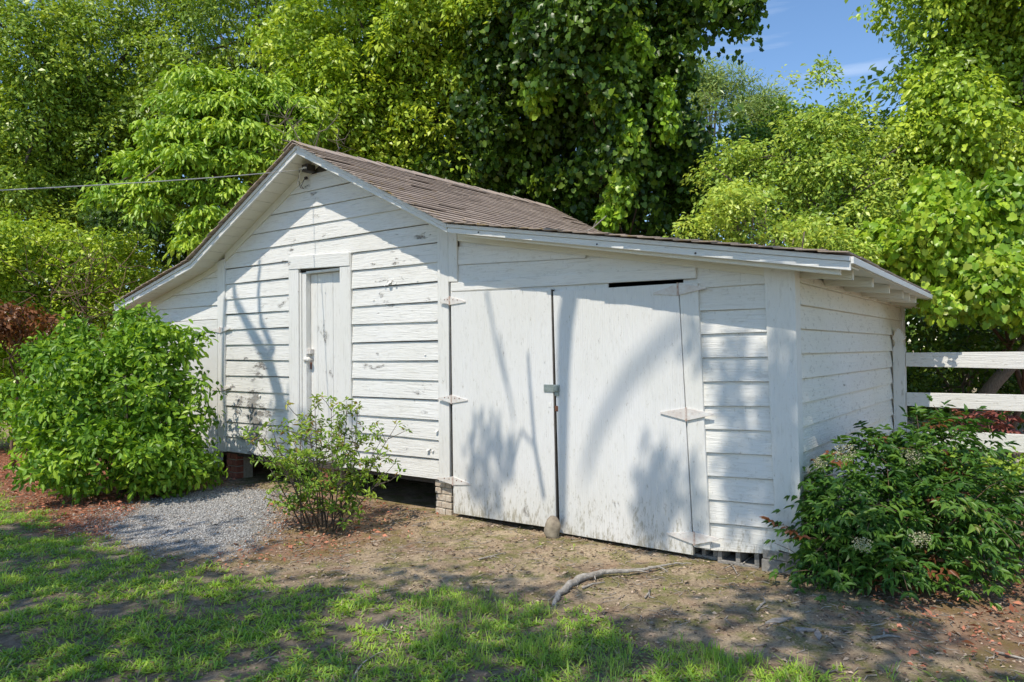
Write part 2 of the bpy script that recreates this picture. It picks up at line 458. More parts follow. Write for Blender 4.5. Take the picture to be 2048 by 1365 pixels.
soil = mix(ng, ramp(ng, n2, [(.35, 0.0), (.65, 1.0)]), (.17, .125, .085), (.46, .35, .235))
n5 = noise(ng, 2.7, 5, .7)
soil = mix(ng, math_(ng, 'MULTIPLY', ramp(ng, n5, [(.5, 0.0), (.62, 1.0)]), ramp(ng, n3, [(.4, .2), (.6, .9)])), soil, (.30, .155, .095))
soil = mix(ng, ramp(ng, n1, [(.42, 0.0), (.62, .8)]), soil, (.58, .46, .30))
soil = mix(ng, ramp(ng, n3, [(.50, 0.0), (.66, .85)]), soil, (.10, .070, .050))
soil = mix(ng, math_(ng, 'MULTIPLY', ramp(ng, n4, [(.48, 0.0), (.57, 1.0)]), ramp(ng, n3, [(.36, .2), (.56, .9)])), soil, (.17, .175, .05))
turf = mix(ng, ramp(ng, n2, [(.4, 0.0), (.62, 1.0)]), (.13, .105, .076), (.30, .24, .18))
c = mix(ng, math_(ng, 'MULTIPLY', attr(ng, 'turf'), .85), soil, turf)
mul = mix(ng, ramp(ng, n3, [(.35, 0.0), (.65, 1.0)]), (.13, .050, .030), (.40, .17, .10))
c = mix(ng, math_(ng, 'MULTIPLY', attr(ng, 'mulch'), ramp(ng, n2, [(.25, .55), (.6, 1.0)])), c, mul)
grv = mix(ng, ramp(ng, n3, [(.35, 0.0), (.62, 1.0)]), (.20, .19, .175), (.46, .45, .43))
gm = math_(ng, 'MULTIPLY', attr(ng, 'gravel'), ramp(ng, math_(ng, 'ADD', n2, math_(ng, 'MULTIPLY', attr(ng, 'gravel'), .4)), [(.42, 0.0), (.62, 1.0)]))
c = mix(ng, gm, c, grv)
L(ng, c, ngr.inputs['Base Color']); ngr.inputs['Roughness'].default_value = .95; ngr.inputs['Specular IOR Level'].default_value = .15
bump(ng, ngr, math_(ng, 'ADD', n3, math_(ng, 'MULTIPLY', n2, .8)), .8, .02)

# ------------------------------------------------------------------ shed
M_side = paint('old_white_paint_siding', 'x', peel=.88, dirt=.15, crack=.8, bstr=.75)
M_sideR = paint('white_paint_siding_sound', 'x', peel=.25, dirt=.25, crack=.55, moldz=.45)
M_sideY = paint('white_paint_side_wall_bounce_lit', 'y', peel=.3, dirt=.55, crack=.16, base=(.85, .825, .755))  # base lightened and warmed to put bounced light into this wall's white paint
M_trimz = paint('white_paint_trim_upright', 'z', peel=.55, dirt=.15, crack=.7)
M_postz = paint('white_paint_trim_sound', 'z', peel=.0, dirt=.18, crack=.2, moldz=.45)
M_trimx = paint('white_paint_trim_level', 'x', peel=.5, dirt=.12, crack=.6)
M_rake = paint('white_paint_fascia', 'x', peel=.25, dirt=.10, crack=.25, base=(.80, .80, .78))
M_frieze = paint('cream_paint_under_eaves', 'x', peel=.1, dirt=.1, crack=.15, base=(.80, .775, .68))
M_soff = paint('cream_paint_soffit', 'y', peel=0, dirt=.15, crack=.25, base=(.79, .76, .66))
M_big = paint('white_paint_plywood_door', 'z', peel=.05, dirt=.14, crack=.22, moldz=.62, groove=True, base=(.79, .785, .775))
M_plank = paint('white_paint_plank_door', 'z', peel=.75, dirt=.2, crack=.55)
M_rusty = simple('painted_rusty_iron', (.74, .73, .70), (.62, .55, .50), 24, .5, 0, .3)
M_pin = simple('rust_streaked_pin', (.68, .63, .58), (.44, .27, .20), 40, .6)
M_rust = simple('rusted_iron', (.30, .12, .06), (.14, .06, .035), 60, .8, .2)
M_galv = simple('galvanised_steel', (.42, .46, .43), (.24, .28, .26), 40, .45, .6)
M_porc = simple('white_porcelain', (.80, .78, .74), (.70, .66, .6), 30, .25)
M_dark = simple('bare_dark_timber', (.10, .085, .07), (.04, .034, .028), 12, .9)
M_brickw = simple('limewashed_brick', (.62, .56, .47), (.40, .31, .23), 24, .9, 0, .6, .006)
M_brickr = simple('red_brick', (.34, .11, .065), (.17, .06, .04), 26, .9, 0, .6, .006)
M_mort = simple('old_mortar', (.42, .38, .31), (.25, .22, .18), 40, .95)
M_cmu = simple('concrete_block_grey', (.36, .34, .31), (.20, .185, .165), 45, .95, 0, .7, .006)
M_black = simple('black_ceramic', (.05, .04, .035), (.02, .016, .014), 30, .4)
def shingle_mat():
    mt, nt, bs, out = new_mat('asphalt_shingle')
    oi = N(nt, 'ShaderNodeObjectInfo').outputs['Random']
    g = noise(nt, 260, 3, .7); b = noise(nt, 5, 4); s = noise(nt, 2.2, 5, .65)
    col = mix(nt, oi, (.34, .27, .225), (.44, .36, .30))
    col = mix(nt, ramp(nt, g, [(.35, 0.0), (.7, .6)]), col, (.50, .405, .335))
    col = mix(nt, ramp(nt, b, [(.4, 0.0), (.8, .5)]), col, (.20, .16, .14))
    sep = N(nt, 'ShaderNodeSeparateXYZ'); L(nt, N(nt, 'ShaderNodeNewGeometry').outputs['Position'], sep.inputs[0])
    mr = N(nt, 'ShaderNodeMapRange'); L(nt, sep.outputs['Y'], mr.inputs['Value'])
    mr.inputs['From Min'].default_value = 1.0; mr.inputs['From Max'].default_value = -.3
    ms = noise(nt, 6.5, 5, .7)
    col = mix(nt, math_(nt, 'MULTIPLY', mr.outputs[0], ramp(nt, ms, [(.56, 0.0), (.64, .8)])), col, (.30, .20, .03))
    L(nt, col, bs.inputs['Base Color']); bs.inputs['Roughness'].default_value = .95; bs.inputs['Specular IOR Level'].default_value = .2
    bump(nt, bs, g, .6, .004)
    return mt
M_shin = shingle_mat()

shed = thing('shed', 'old white clapboard shed with a brown shingle gable roof, lean-to wings and peeling paint', 'shed')
YF, YB = -.30, 4.75
PR = [(-6.27, 2.36), (-4.21, 2.842), (-2.0, 3.97), (.247, 2.833), (3.752, 2.236)]      # roof profile at the front edge
PB = [(-6.27, 2.345), (-4.21, 2.842), (-2.0, 4.045), (.247, 2.825), (3.752, 2.185)]       # and at the back: the ridge has heaved a little
def rooftop(x, y=0.):
    a = np.interp(x, [p[0] for p in PR], [p[1] for p in PR]); b = np.interp(x, [p[0] for p in PB], [p[1] for p in PB])
    t = (y - YF) / (YB - YF); return a + (b - a) * t

# roof deck: one closed slab under the shingles, its underside is the soffit
mb = MB()
th = .05
for k in range(4):
    (x0, z0), (x1, z1) = PR[k], PR[k + 1]; (u0, w0), (u1, w1) = PB[k], PB[k + 1]
    t = .022
    mb.hexa([(x0, YF, z0 - t - th), (x1, YF, z1 - t - th), (u1, YB, w1 - t - th), (u0, YB, w0 - t - th)],
            [(x0, YF, z0 - t), (x1, YF, z1 - t), (u1, YB, w1 - t), (u0, YB, w0 - t)])
roof = mb.build('roof', M_soff, shed)
# shingles on the slope that faces the camera
def slope_frame(k, s, y):
    """point on roof facet k; s runs 0 (eave) .. 1 (ridge side)"""
    (xa, za), (xb, zb) = PR[k], PR[k + 1]
    x = xa + (xb - xa) * s
    return np.array([x, y, rooftop(x, y)])
NC, NT = 24, 12
ca = {}
def shingle_course(k, s0, s1, y0, y1, lift0, lift1, thick, mb):
    b = [slope_frame(k, s0, y0), slope_frame(k, s0, y1), slope_frame(k, s1, y1), slope_frame(k, s1, y0)]
    n = np.cross(b[1] - b[0], b[3] - b[0]); n /= np.linalg.norm(n)
    if n[2] < 0: n = -n
    lo = [b[0] + n * (lift0 - thick), b[1] + n * (lift0 - thick), b[2] + n * (lift1 - thick), b[3] + n * (lift1 - thick)]
    hi = [b[0] + n * lift0, b[1] + n * lift0, b[2] + n * lift1, b[3] + n * lift1]
    mb.hexa(lo, hi)
W = (YB - YF + .10) / NT
for i in range(NC):
    s0 = 1 - (i * 1.0) / NC; s1 = 1 - (i + 1.35) / NC          # facet 2 runs from ridge (0) to break (1)
    off = (i % 2) * W * .5 + (i % 3) * .03
    edges = [YF - .088 + rng.uniform(-.012, .012)] + [YF - .088 + off + W * j + rng.uniform(-.01, .01) for j in range(1, NT)] + [YB + .03]
    for j in range(NT):
        if edges[j + 1] - edges[j] < .05: continue
        m1 = MB()
        lift = .011 + rng.uniform(0, .003) + (.008 if rng.random() < .05 else 0)
        shingle_course(2, s0 + rng.uniform(-.003, .003), max(s1, 0.0), edges[j] + .004, edges[j + 1] - .004, lift, -.004, .008, m1)
        m1.build('shingle', M_shin, roof)
mb = MB()
for k, n, rev in ((3, 24, True), (1, 18, False), (0, 14, False)):
    for i in range(n):
        s0, s1 = i / n, min(1, (i + 1.3) / n)
        if rev: s0, s1 = 1 - i / n, max(0, 1 - (i + 1.3) / n)
        y = YF - .086 + rng.uniform(-.01, .01)
        while y < YB:
            y2 = min(YB + .03, y + rng.uniform(.28, .36))
            shingle_course(k, s0 + rng.uniform(-.002, .002), s1, y + .003, y2 - .003, .007 + rng.uniform(0, .004), -.003, .008, mb)
            y = y2
o = mb.build('shingles_of_the_low_slopes', M_shin, roof); o['kind'] = 'stuff'; o.name = 'shingle_field'
for i in range(16):
    y0 = YF - .09 + i * (YB - YF + .05) / 16; y1 = y0 + (YB - YF) / 16 + .06
    m1 = MB(); zz = lambda x, y, l: rooftop(x, y) + l
    l0, l1 = .020 + rng.uniform(0, .01), .012
    for xa, xb in ((-2.17, -2.0), (-2.0, -1.83)):
        m1.hexa([(xa, y0, zz(xa, y0, l0 - .008)), (xb, y0, zz(xb, y0, l0 - .008)), (xb, y1, zz(xb, y1, l1 - .008)), (xa, y1, zz(xa, y1, l1 - .008))],
                [(xa, y0, zz(xa, y0, l0)), (xb, y0, zz(xb, y0, l0)), (xb, y1, zz(xb, y1, l1)), (xa, y1, zz(xa, y1, l1))])
    m1.build('ridge_shingle', M_shin, roof)

def band(name, pts_top, pts_bot, y0, y1, mat, parent=shed, bev=.004):
    poly = list(pts_bot) + list(reversed(pts_top))
    return MB().prismY(poly, y0, y1).build(name, mat, parent, bev=bev)
# fascia along the front rakes: a wide board and a drip board proud of it
for k in range(4):
    (x0, z0), (x1, z1) = PR[k], PR[k + 1]
    d0 = .122 if k in (1, 2) else .118
    if k == 3: lowA, lowB = .100, .112
    elif k == 2: lowA, lowB = .121, .100
    else: lowA = lowB = .118
    e = .0015
    mid = .060 if k < 3 else .052
    band('fascia_board', [(x0 + e, z0 - mid - .002), (x1 - e, z1 - mid - .002)], [(x0 + e, z0 - lowA), (x1 - e, z1 - lowB)], YF - .024, YF - .002, M_rake)
    band('drip_board', [(x0 + e, z0 - .018), (x1 - e, z1 - .018)], [(x0 + e, z0 - mid), (x1 - e, z1 - mid)], YF - .038, YF - .002, M_rake)
# soffit boards under the rake overhang (their joints show on the left rake)
for k, n in ((1, 13), (0, 12), (2, 13), (3, 16)):
    (x0, z0), (x1, z1) = PR[k], PR[k + 1]
    for i in range(n):
        a, b = i / n, (i + 1) / n - .004
        xa, xb = x0 + (x1 - x0) * a, x0 + (x1 - x0) * b; za, zb = z0 + (z1 - z0) * a - .075, z0 + (z1 - z0) * b - .075
        j = rng.uniform(0, .003)
        MB().hexa([(xa, YF + .001, za - .012 - j), (xb, YF + .001, zb - .012 - j), (xb, -.005, zb - .012 - j), (xa, -.005, za - .012 - j)],
                  [(xa, YF + .001, za - .001), (xb, YF + .001, zb - .001), (xb, -.005, zb - .001), (xa, -.005, za - .001)]).build('soffit_board', M_soff, shed)
# walls (closed shell, dark inside)
XR, XL = 3.30, -6.15
wall = (MB().prismY([(-4.05, .34), (-2.36, .34), (-2.36, 2.58), (-4.05, 2.58)], .004, .03).prismY([(-1.60, .34), (0, .34), (0, 2.58), (-1.60, 2.58)], .004, .03)
        .prismY([(-4.05, 2.582), (0, 2.582), (0, rooftop(0) - .09), (-2, rooftop(-2) - .09), (-4.05, rooftop(-4.05) - .09)], .004, .03).build('wall', M_dark, shed))
wallR = MB()
wallR.prismY([(2.45, .2), (XR - .03, .2), (XR - .03, rooftop(XR - .03) - .09), (2.45, rooftop(2.45) - .09)], .004, .03)
wallR.prismY([(0.003, 2.25), (2.447, 2.2), (2.447, rooftop(2.447) - .09), (.25, rooftop(.25) - .09), (.003, 2.85)], .004, .03)
wallR = wallR.build('wall', M_postz, shed)
wallS = MB().prismX([(.03, .2), (4.62, .2), (4.62, 2.1), (.03, 2.13)], XR - .03, XR - .004).build('wall', M_postz, shed)
wallL = MB().prismY([(XL, .2), (-4.053, .2), (-4.053, rooftop(-4.053) - .09), (XL, rooftop(XL) - .09)], .004, .03).build('wall', M_postz, shed)
bk = MB()
bk.prismY([(XL, .0), (XR - .03, 0), (XR - .03, 2.1), (.2, 2.72), (-2, 3.85), (-4.2, 2.74), (XL, 2.28)], 4.62, 4.66)
bk.prismX([(.03, .0), (4.62, .0), (4.62, 2.2), (.03, 2.2)], XL, XL + .03)
bk.build('wall', M_dark, shed)
MB().box(-4.05, -.002, .031, 4.6, .28, .335).build('floor', M_dark, shed)

def sag(x, k): return .004 * math.sin(x * 1.3 + k * 2.1)
def lap_board(x0b, x1b, zb0, zb1, x0t, x1t, zt0, zt1, mat, parent, yb=-.026, yt=-.008, name='siding_board'):
    """lapped board: bottom edge proud, top edge tucked under the next"""
    n = max(2, int((x1b - x0b) / .5)); mbd = MB()
    k = rng.uniform(0, 6)
    jb = [rng.normal(0, .0014) for _ in range(n + 1)]
    vb = []
    for i in range(n + 1):
        t = i / n
        xb = x0b + (x1b - x0b) * t; xt = x0t + (x1t - x0t) * t
        z0 = zb0 + (zb1 - zb0) * t + jb[i]; z1 = zt0 + (zt1 - zt0) * t
        dy = rng.normal(0, .0012)
        vb += [(xb, yb + dy, z0), (xt, yt + dy, z1), (xt, .0, z1), (xb, .0, z0)]
    f = []
    for i in range(n):
        a, b = 4 * i, 4 * i + 4
        f += [(a, b, b + 1, a + 1), (a + 1, b + 1, b + 2, a + 2), (a + 3, b + 3, b, a), (a + 2, b + 2, b + 3, a + 3)]
    f += [(0, 1, 2, 3), (4 * n + 3, 4 * n + 2, 4 * n + 1, 4 * n)]
    mbd.add(vb, f)
    return mbd.build(name, mat, parent, bev=.003)
PITCHB = .1985; Z0 = .335
def glim(z, side):
    """x where the gable roof underside is at height z"""
    d = (3.97 - .085 - z) / (3.97 - 2.842) * 2.21
    return -2.0 + side * d
xLc, xRc = -3.905, -.152          # between the corner boards
dLo, dRo = -2.549, -1.457         # door casing, outer edges
nb = 19
for i in range(nb):
    zb = Z0 + PITCHB * i; zt = zb + PITCHB - .004
    if zb > 3.70: break
    lb, rb = max(xLc, glim(zb, -1)), min(xRc, glim(zb, 1))
    lt, rt = max(xLc, glim(zt, -1)), min(xRc, glim(zt, 1))
    if zt > 3.83:
        lt, rt = -2.03, -1.97
    if zb < 2.70:
        # interrupted by the door
        segs = [(lb, dLo - .003, lt, dLo - .003), (dRo + .014, rb, dRo + .014, rt)]
        if zt > 2.78: segs = [(lb, dLo - .003, lt, dLo - .003), (dRo + .014, rb, dRo + .014, rt)]
    else:
        segs = [(lb, rb, lt, rt)]
    for a, b, c_, d in segs:
        if b - a < .05: continue
        lap_board(a, b, zb + sag(a, i), zb + sag(b, i), c_, d, zt + sag(c_, i), zt + sag(d, i), M_side, wall)
# filler above the door header up to the next lap
# corner boards of the gable block
def upright(name, pts, y0, y1, mat, parent=shed, bev=.004):
    return MB().prismY(pts, y0, y1).build(name, mat, parent, bev=bev)
upright('corner_board', [(-4.075, .33), (-3.907, .33), (-3.907, 2.855), (-4.075, rooftop(-4.075) - .085)], -.034, 0, M_trimz)
upright('corner_board', [(-.150, .31), (-.006, .31), (-.006, rooftop(-.006) - .09), (-.150, rooftop(-.15) - .09)], -.032, 0, M_trimz)
upright('corner_board', [(-.002, 2.305), (.112, 2.30), (.112, rooftop(.112) - .09), (-.002, rooftop(-.002) - .09)], -.036, 0, M_postz)
# frieze boards tucked under the rakes
def frieze(xa, xb, drop_a, drop_b, y=-.033):
    n = 2
    MB().prismY([(xa, rooftop(xa) - drop_a), (xb, rooftop(xb) - drop_b), (xb, rooftop(xb) - .089), (xa, rooftop(xa) - .089)], y, -.001).build('frieze_board', M_frieze, shed, bev=.003)
frieze(-3.905, -2.01, .185, .185); frieze(-1.99, -.152, .195, .185)
frieze(.114, 3.12, .200, .185, -.030); frieze(-5.95, -4.078, .185, .19, -.030)
# small plank door in its casing
MB().prismY([(dLo, 2.612), (dRo, 2.575), (dRo, 2.728), (dLo, 2.770)], -.046, .002).build('door_header', M_trimx, shed, bev=.005)
upright('door_casing', [(dLo, .33), (-2.365, .33), (-2.365, 2.606), (dLo, 2.609)], -.038, .002, M_trimz)
upright('door_casing', [(-1.625, .33), (dRo, .33), (dRo, 2.572), (-1.625, 2.575)], -.038, .002, M_trimz)
MB().box(dRo + .001, dRo + .011, -.036, .0, .34, 2.72).build('trim_strip', M_trimz, shed)
for xa, xb, y0, y1 in ((-2.363, -2.335, -.020, .03), (-2.333, -2.262, -.006, .09)):
    MB().box(xa, xb, y0, y1, .335, 2.56).build('door_jamb', M_trimz, shed, bev=.003)
MB().box(-2.26, -1.626, -.006, .09, 2.545, 2.573).build('door_jamb', M_trimz, shed, bev=.003)
sdoor = MB().box(-2.258, -1.60, .078, .09, .34, 2.543).build('door', M_plank, shed)
xp = [-2.257, -2.135, -1.985, -1.86, -1.735, -1.602]
for i in range(5):
    MB().box(xp[i] + .0012, xp[i + 1] - .0012, .060 + rng.uniform(0, .004), .077, .345, 2.540).build('plank', M_plank, sdoor, bev=.003)
h = MB().box(-2.325, -2.232, -.004, .002, 1.600, 1.660).box(-2.262, -2.20, .002, .058, 1.602, 1.656)
h.build('hasp', M_rusty, sdoor, bev=.002)
for xk in (-2.272, -2.222):
    k = MB().tube([(xk, .058, 1.535), (xk, .02, 1.535), (xk, .004, 1.535), (xk, -.018, 1.535), (xk, -.03, 1.535)], [.010, .010, .028, .030, .012], 12)
    k.build('knob', M_porc, sdoor, smooth=True)
MB().tube([(-2.25, .057, 1.50), (-2.25, .055, 1.42)], [.012, .008], 6).build('latch_pin', M_rust, sdoor)

# right lean-to front: header, doors, siding, corner post
def quad(name, pts, y0, y1, mat, parent=shed, bev=.004):
    """photo-measured corners, counter-clockwise from lower left, laid on the front wall plane"""
    P = [tuple(onY(px, py, y0)[[0, 2]]) for px, py in pts]
    return MB().prismY(P, y0, y1).build(name, mat, parent, bev=bev)
quad('header_board', [(901, 583), (1392, 557), (1391, 535), (1012, 557), (1000, 562), (901, 566)], -.036, 0, M_trimx)
# boards above the header
def hz(px, py, y=-.02): return onY(px, py, y)[2]
zA0, zA1 = hz(918, 561), hz(1380, 535)
def fr(x): return rooftop(x) - .19
def rboard(za_l, za_r, zb_l, zb_r):
    # clipped against the sloping frieze
    xl, xr = .114, 2.53
    f = lambda x, a, b: a + (b - a) * (x - xl) / (xr - xl)
    pts_b = []; n = 10; xe = xl
    for i in range(n + 1):
        x = xl + (xr - xl) * i / n
        if f(x, za_l, za_r) < fr(x): xe = x
    pts = [(xl, za_l), (xe, f(xe, za_l, za_r))]
    top = []
    for i in range(n + 1):
        x = xl + (xe - xl) * i / n
        top.append((x, min(f(x, zb_l, zb_r), fr(x) + .03)))
    m1 = MB().prismY(pts + list(reversed(top)), -.022 - .002 * rng.random(), -.002)
    for q in range(len(m1.v)):
        x, y, z = m1.v[q]
        if y < -.01 and z > f(x, za_l, za_r) + .02: m1.v[q] = (x, -.011, z)
    return m1.build('siding_board', M_sideR, wallR, bev=.002)
rows = [(hz(918, 566), hz(1380, 540)), (hz(918, 530), hz(1360, 507)), (hz(918, 493), hz(1360, 475))]
rows.append((rows[2][0] + .2, rows[2][1] + .2))
for a, b in zip(rows[:-1], rows[1:]):
    rboard(a[0], a[1], b[0] - .003, b[1] - .003)
# right siding panel: it has settled and leans
SL = [(1409, 1100.5), (1416, 1045.5), (1412, 999), (1409, 951), (1405, 905), (1402, 859), (1400, 811.8), (1398, 763.6), (1397, 716), (1396, 669), (1395, 622.7), (1394, 577)]
SR = [(1558, 1110), (1556, 1058), (1553, 1010.5), (1550, 960), (1547, 911), (1545, 862), (1542, 812.7), (1540, 763.6), (1538, 714), (1536, 663.6), (1534, 616.8), (1532, 567)]
for i in range(len(SL)):
    a = onY(*SL[i], -.026); b = onY(*SR[i], -.026)
    if i + 1 < len(SL):
        c_ = onY(*SL[i + 1], -.008); d = onY(*SR[i + 1], -.008)
    else:
        c_ = np.array([2.56, 0, rooftop(2.56) - .17]); d = np.array([3.13, 0, rooftop(3.13) - .17])
    lap_board(a[0], b[0], a[2], b[2], c_[0], d[0], c_[2] - .003, d[2] - .003, M_sideR, wallR)
quad('corner_board', [(1552, 1099), (1605, 1115), (1585, 534), (1527, 529)], -.042, 0, M_postz)
P = onY(1602, 1114, -.04)
MB().hexa([(XR + .004, -.040, .13), (XR + .034, -.040, .13), (XR + .034, .088, .13), (XR + .004, .088, .13)],
          [(XR - .02, -.0405, 2.215), (XR + .020, -.0405, 2.215), (XR + .020, .088, 2.215), (XR - .02, .088, 2.215)]).build('corner_board', M_postz, shed, bev=.004)
quad('door_casing', [(1387.5, 1095), (1420, 1099), (1395, 566), (1357.5, 566)], -.046, 0, M_postz)
# big plywood doors
doorL = quad('door', [(907, 1027), (1112.5, 1058), (1101.5, 577.5), (901.5, 585.5)], -.052, -.014, M_big, bev=.003)
quad('door_stile', [(1112.9, 1058.5), (1115.6, 1059), (1104.6, 579.8), (1102, 580)], -.046, -.0145, M_dark, bev=0)
doorR = quad('door', [(1119.5, 1066), (1386, 1111), (1356, 567), (1106, 583)], -.050, -.012, M_big, bev=.003)
# strip seen behind the gap over the doors
MB().box(.005, 1.78, -.010, .002, 2.1, 2.22).build('door_stop', M_postz, shed)

def hinge(seam, ltip, rtip, hgt, parent, y=-.056, lw=.75, mat=None):
    """strap hinge: two tapering leaves and a knuckle"""
    s = onY(*seam, y); lt = onY(*ltip, y); rt = onY(*rtip, y)
    dz = hgt / 2
    m1 = MB()
    for tip, h2 in ((lt, dz), (rt, dz)):
        tz = tip[2]; w = .006
        pts = [(s[0], s[2] - h2), (tip[0], tz - w), (tip[0], tz + w), (s[0], s[2] + h2)]
        if tip[0] < s[0]: pts = [pts[1], pts[0], pts[3], pts[2]]
        m1.prismY(pts, y - .006, y + .004)
    MB().tube([(s[0], y - .0095, s[2] - dz * 1.08), (s[0], y - .0095, s[2] + dz * 1.08)], .0075, 8).build('hinge_pin', M_pin, parent)
    o = m1.build('hinge', mat or M_rusty, parent, bev=.0015)
    for tip in (lt, rt):
        for q in (.22, .5):
            p = s + (tip - s) * q
            MB().tube([(p[0], y - .0062, p[2] + dz * .3), (p[0], y - .009, p[2] + dz * .3)], .0055, 8).build('screw', M_rust if parent is doorL else M_rusty, parent)
    return o
for py_, l, r_ in ((602, (880, 603), (931, 604)), (799, (877, 797), (935, 801)), (962, (873, 957), (941, 969))):
    hinge((900 + (py_ - 600) * .018, py_), l, r_, .082, doorL)
for s_, l, r_, hh in (((1356, 579), (1306, 588), (1412, 576), .095), ((1373, 829), (1321, 826), (1426, 829), .100), ((1389, 1077), (1334, 1067), (1438, 1079), .098)):
    hinge(s_, l, r_, hh, doorR)
g = MB()
a, b = onY(1088, 784, -.055), onY(1119, 770, -.055)
g.box(a[0], b[0], -.060, -.053, a[2], b[2]); g.box(b[0] - .05, b[0] - .008, -.085, -.0605, a[2] + .01, b[2] - .01)
c0 = onY(1113, 792, -.055); g.box(c0[0] - .016, c0[0] + .026, -.064, -.0505, c0[2], a[2] - .001)
g.build('hasp', M_galv, doorR, bev=.002)
a = onY(1110.5, 823, -.05); MB().box(a[0], a[0] + .030, -.055, -.050, a[2], a[2] + .048).build('rust_plate', M_rust, doorR, bev=.002)
a = onY(1097, 815, -.052); MB().box(a[0], a[0] + .032, -.055, -.052, a[2], a[2] + .040).build('hook_plate', M_postz, doorL, bev=.002)
# nail holes in the long fascia are small bored plugs
for px, py in ((924, 456.5), (957, 465), (1194, 489), (1391, 507)):
    p = onY(px, py, YF - .024); MB().tube([(p[0], p[1] - .001, p[2]), (p[0], p[1] - .004, p[2])], .008, 8).build('nail', M_black, shed)

# left lean-to front: siding over a door
for i in range(4):
    zb = 2.07 + .185 * i
    x0 = max(-6.1, -6.27 + (zb + .10 - 2.36) * 4.28); xt = max(-6.1, -6.27 + (zb + .181 + .10 - 2.36) * 4.28)
    x0, xt = min(x0, -4.2), min(xt, -4.15)
    lap_board(x0, -4.08, zb, zb, xt, -4.08, zb + .181, zb + .181, M_sideR, wallL)
MB().prismY([(-5.9, 1.92), (-4.08, 1.90), (-4.08, 2.06), (-5.9, 2.06)], -.036, 0, ).build('header_board', M_trimx, shed, bev=.004)
ldoor = MB().box(-5.3, -4.083, -.034, -.004, .12, 1.885).build('door', M_big, shed, bev=.004)
MB().box(-5.95, -5.31, -.03, 0, .12, 1.89).build('wall_board', M_trimz, shed)
hinge((441, 661), (423, 662), (461, 657), .075, ldoor, y=-.04)
hinge((443.5, 777), (424, 780), (461, 775), .075, ldoor, y=-.04)

# side wall boards (normal towards +X) and its posts
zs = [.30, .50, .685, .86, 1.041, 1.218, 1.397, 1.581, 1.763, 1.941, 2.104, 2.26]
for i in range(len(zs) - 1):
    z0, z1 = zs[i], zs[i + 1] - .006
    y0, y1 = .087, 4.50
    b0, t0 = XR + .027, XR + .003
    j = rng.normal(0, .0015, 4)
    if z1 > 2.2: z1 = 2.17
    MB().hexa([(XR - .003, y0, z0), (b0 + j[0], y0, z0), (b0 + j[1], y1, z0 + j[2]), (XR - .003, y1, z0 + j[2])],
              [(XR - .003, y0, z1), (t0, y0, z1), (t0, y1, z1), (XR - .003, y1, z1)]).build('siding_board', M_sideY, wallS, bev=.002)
MB().box(XR - .003, XR + .032, 4.505, 4.64, .15, 2.13).build('corner_board', M_postz, shed, bev=.004)
# rafters with sloping tails under the eave, and the drip board along the eave
for y in (-.275, .10, .80, 1.50, 2.20, 2.56, 2.98, 3.66, 4.38):
    w = .045; x0, x1 = 3.31, 3.675
    if y < 0: x0, w = .40, .04
    zt = lambda x: rooftop(x, y) - .0735
    d_ = .045 if y < 0 else .098
    MB().hexa([(x0, y, zt(x0) - d_), (x1, y, zt(x1) - .072), (x1, y + w, zt(x1) - .072), (x0, y + w, zt(x0) - d_)],
              [(x0, y, zt(x0)), (x1, y, zt(x1)), (x1, y + w, zt(x1)), (x0, y + w, zt(x0))]).build('rafter', M_frieze, shed, bev=.003)
x0, x1 = 3.752, 3.772
z0, z1 = rooftop(3.752, YF), rooftop(3.752, YB)
MB().hexa([(x0, YF - .03, z0 - .068), (x1, YF - .03, z0 - .068), (x1, YB, z1 - .068), (x0, YB, z1 - .068)],
          [(x0, YF - .03, z0 - .022), (x1, YF - .03, z0 - .022), (x1, YB, z1 - .022), (x0, YB, z1 - .022)]).build('drip_board', M_rake, shed, bev=.003)
x0, x1 = -6.29, -6.272
MB().box(x0, x1, YF - .03, YB, 2.27, 2.352).build('drip_board', M_rake, shed)

# foundations
def pier(name, x0, x1, y0, y1, z1, mb_, mat, courses):
    p = MB().box(x0 + .012, x1 - .012, y0 + .012, y1, -.03, z1).build('pier', M_mort, shed)
    hgt = (z1 + .02) / courses
    for c_ in range(courses):
        z = -.02 + c_ * hgt
        cuts = [x0, x0 + (x1 - x0) * (.38 if c_ % 2 else .62), x1]
        for k in range(2):
            d = rng.uniform(-.008, .006)
            MB().box(cuts[k] + .005, cuts[k + 1] - .005, y0 + d, y0 + .10, z + .004, z + hgt - .007).build('brick', mat, p, bev=.006)
    return p
pier('pier', -.235, -.012, .005, .24, .325, 5, M_brickw, 5)
pier('pier', -3.96, -3.72, .02, .26, .315, 4, M_brickr, 4)
pier('pier', -2.15, -1.93, .06, .3, .315, 4, M_brickr, 4)
def block(x0, x1, y0, y1, z0, z1):
    """hollow concrete block on its side, cores facing out"""
    m1 = MB(); w = .035
    n = 2; cw = (x1 - x0 - w * (n + 1)) / n
    m1.box(x0, x1, y0, y1, z1 - w, z1); m1.box(x0, x1, y0, y1, z0, z0 + w * .8)
    for k in range(n + 1):
        xx = x0 + k * (cw + w); m1.box(xx, xx + w, y0 + .001, y1 - .001, z0 + w * .8, z1 - w)
    for k in range(n):                       # rounded upper corners of the cores
        xx = x0 + w + k * (cw + w); r = .03
        m1.prismY([(xx, z1 - w), (xx, z1 - w - r), (xx + r, z1 - w)], y0 + .001, y1 - .001)
        m1.prismY([(xx + cw, z1 - w), (xx + cw - r, z1 - w), (xx + cw, z1 - w - r)], y0 + .001, y1 - .001)
    return m1.build('concrete_block', M_cmu, shed, bev=.004)
block(2.70, 3.02, .01, .2, -.03, .155)
MB().box(3.06, 3.34, -.03, .2, .075, .14).build('concrete_block', M_cmu, shed, bev=.006)
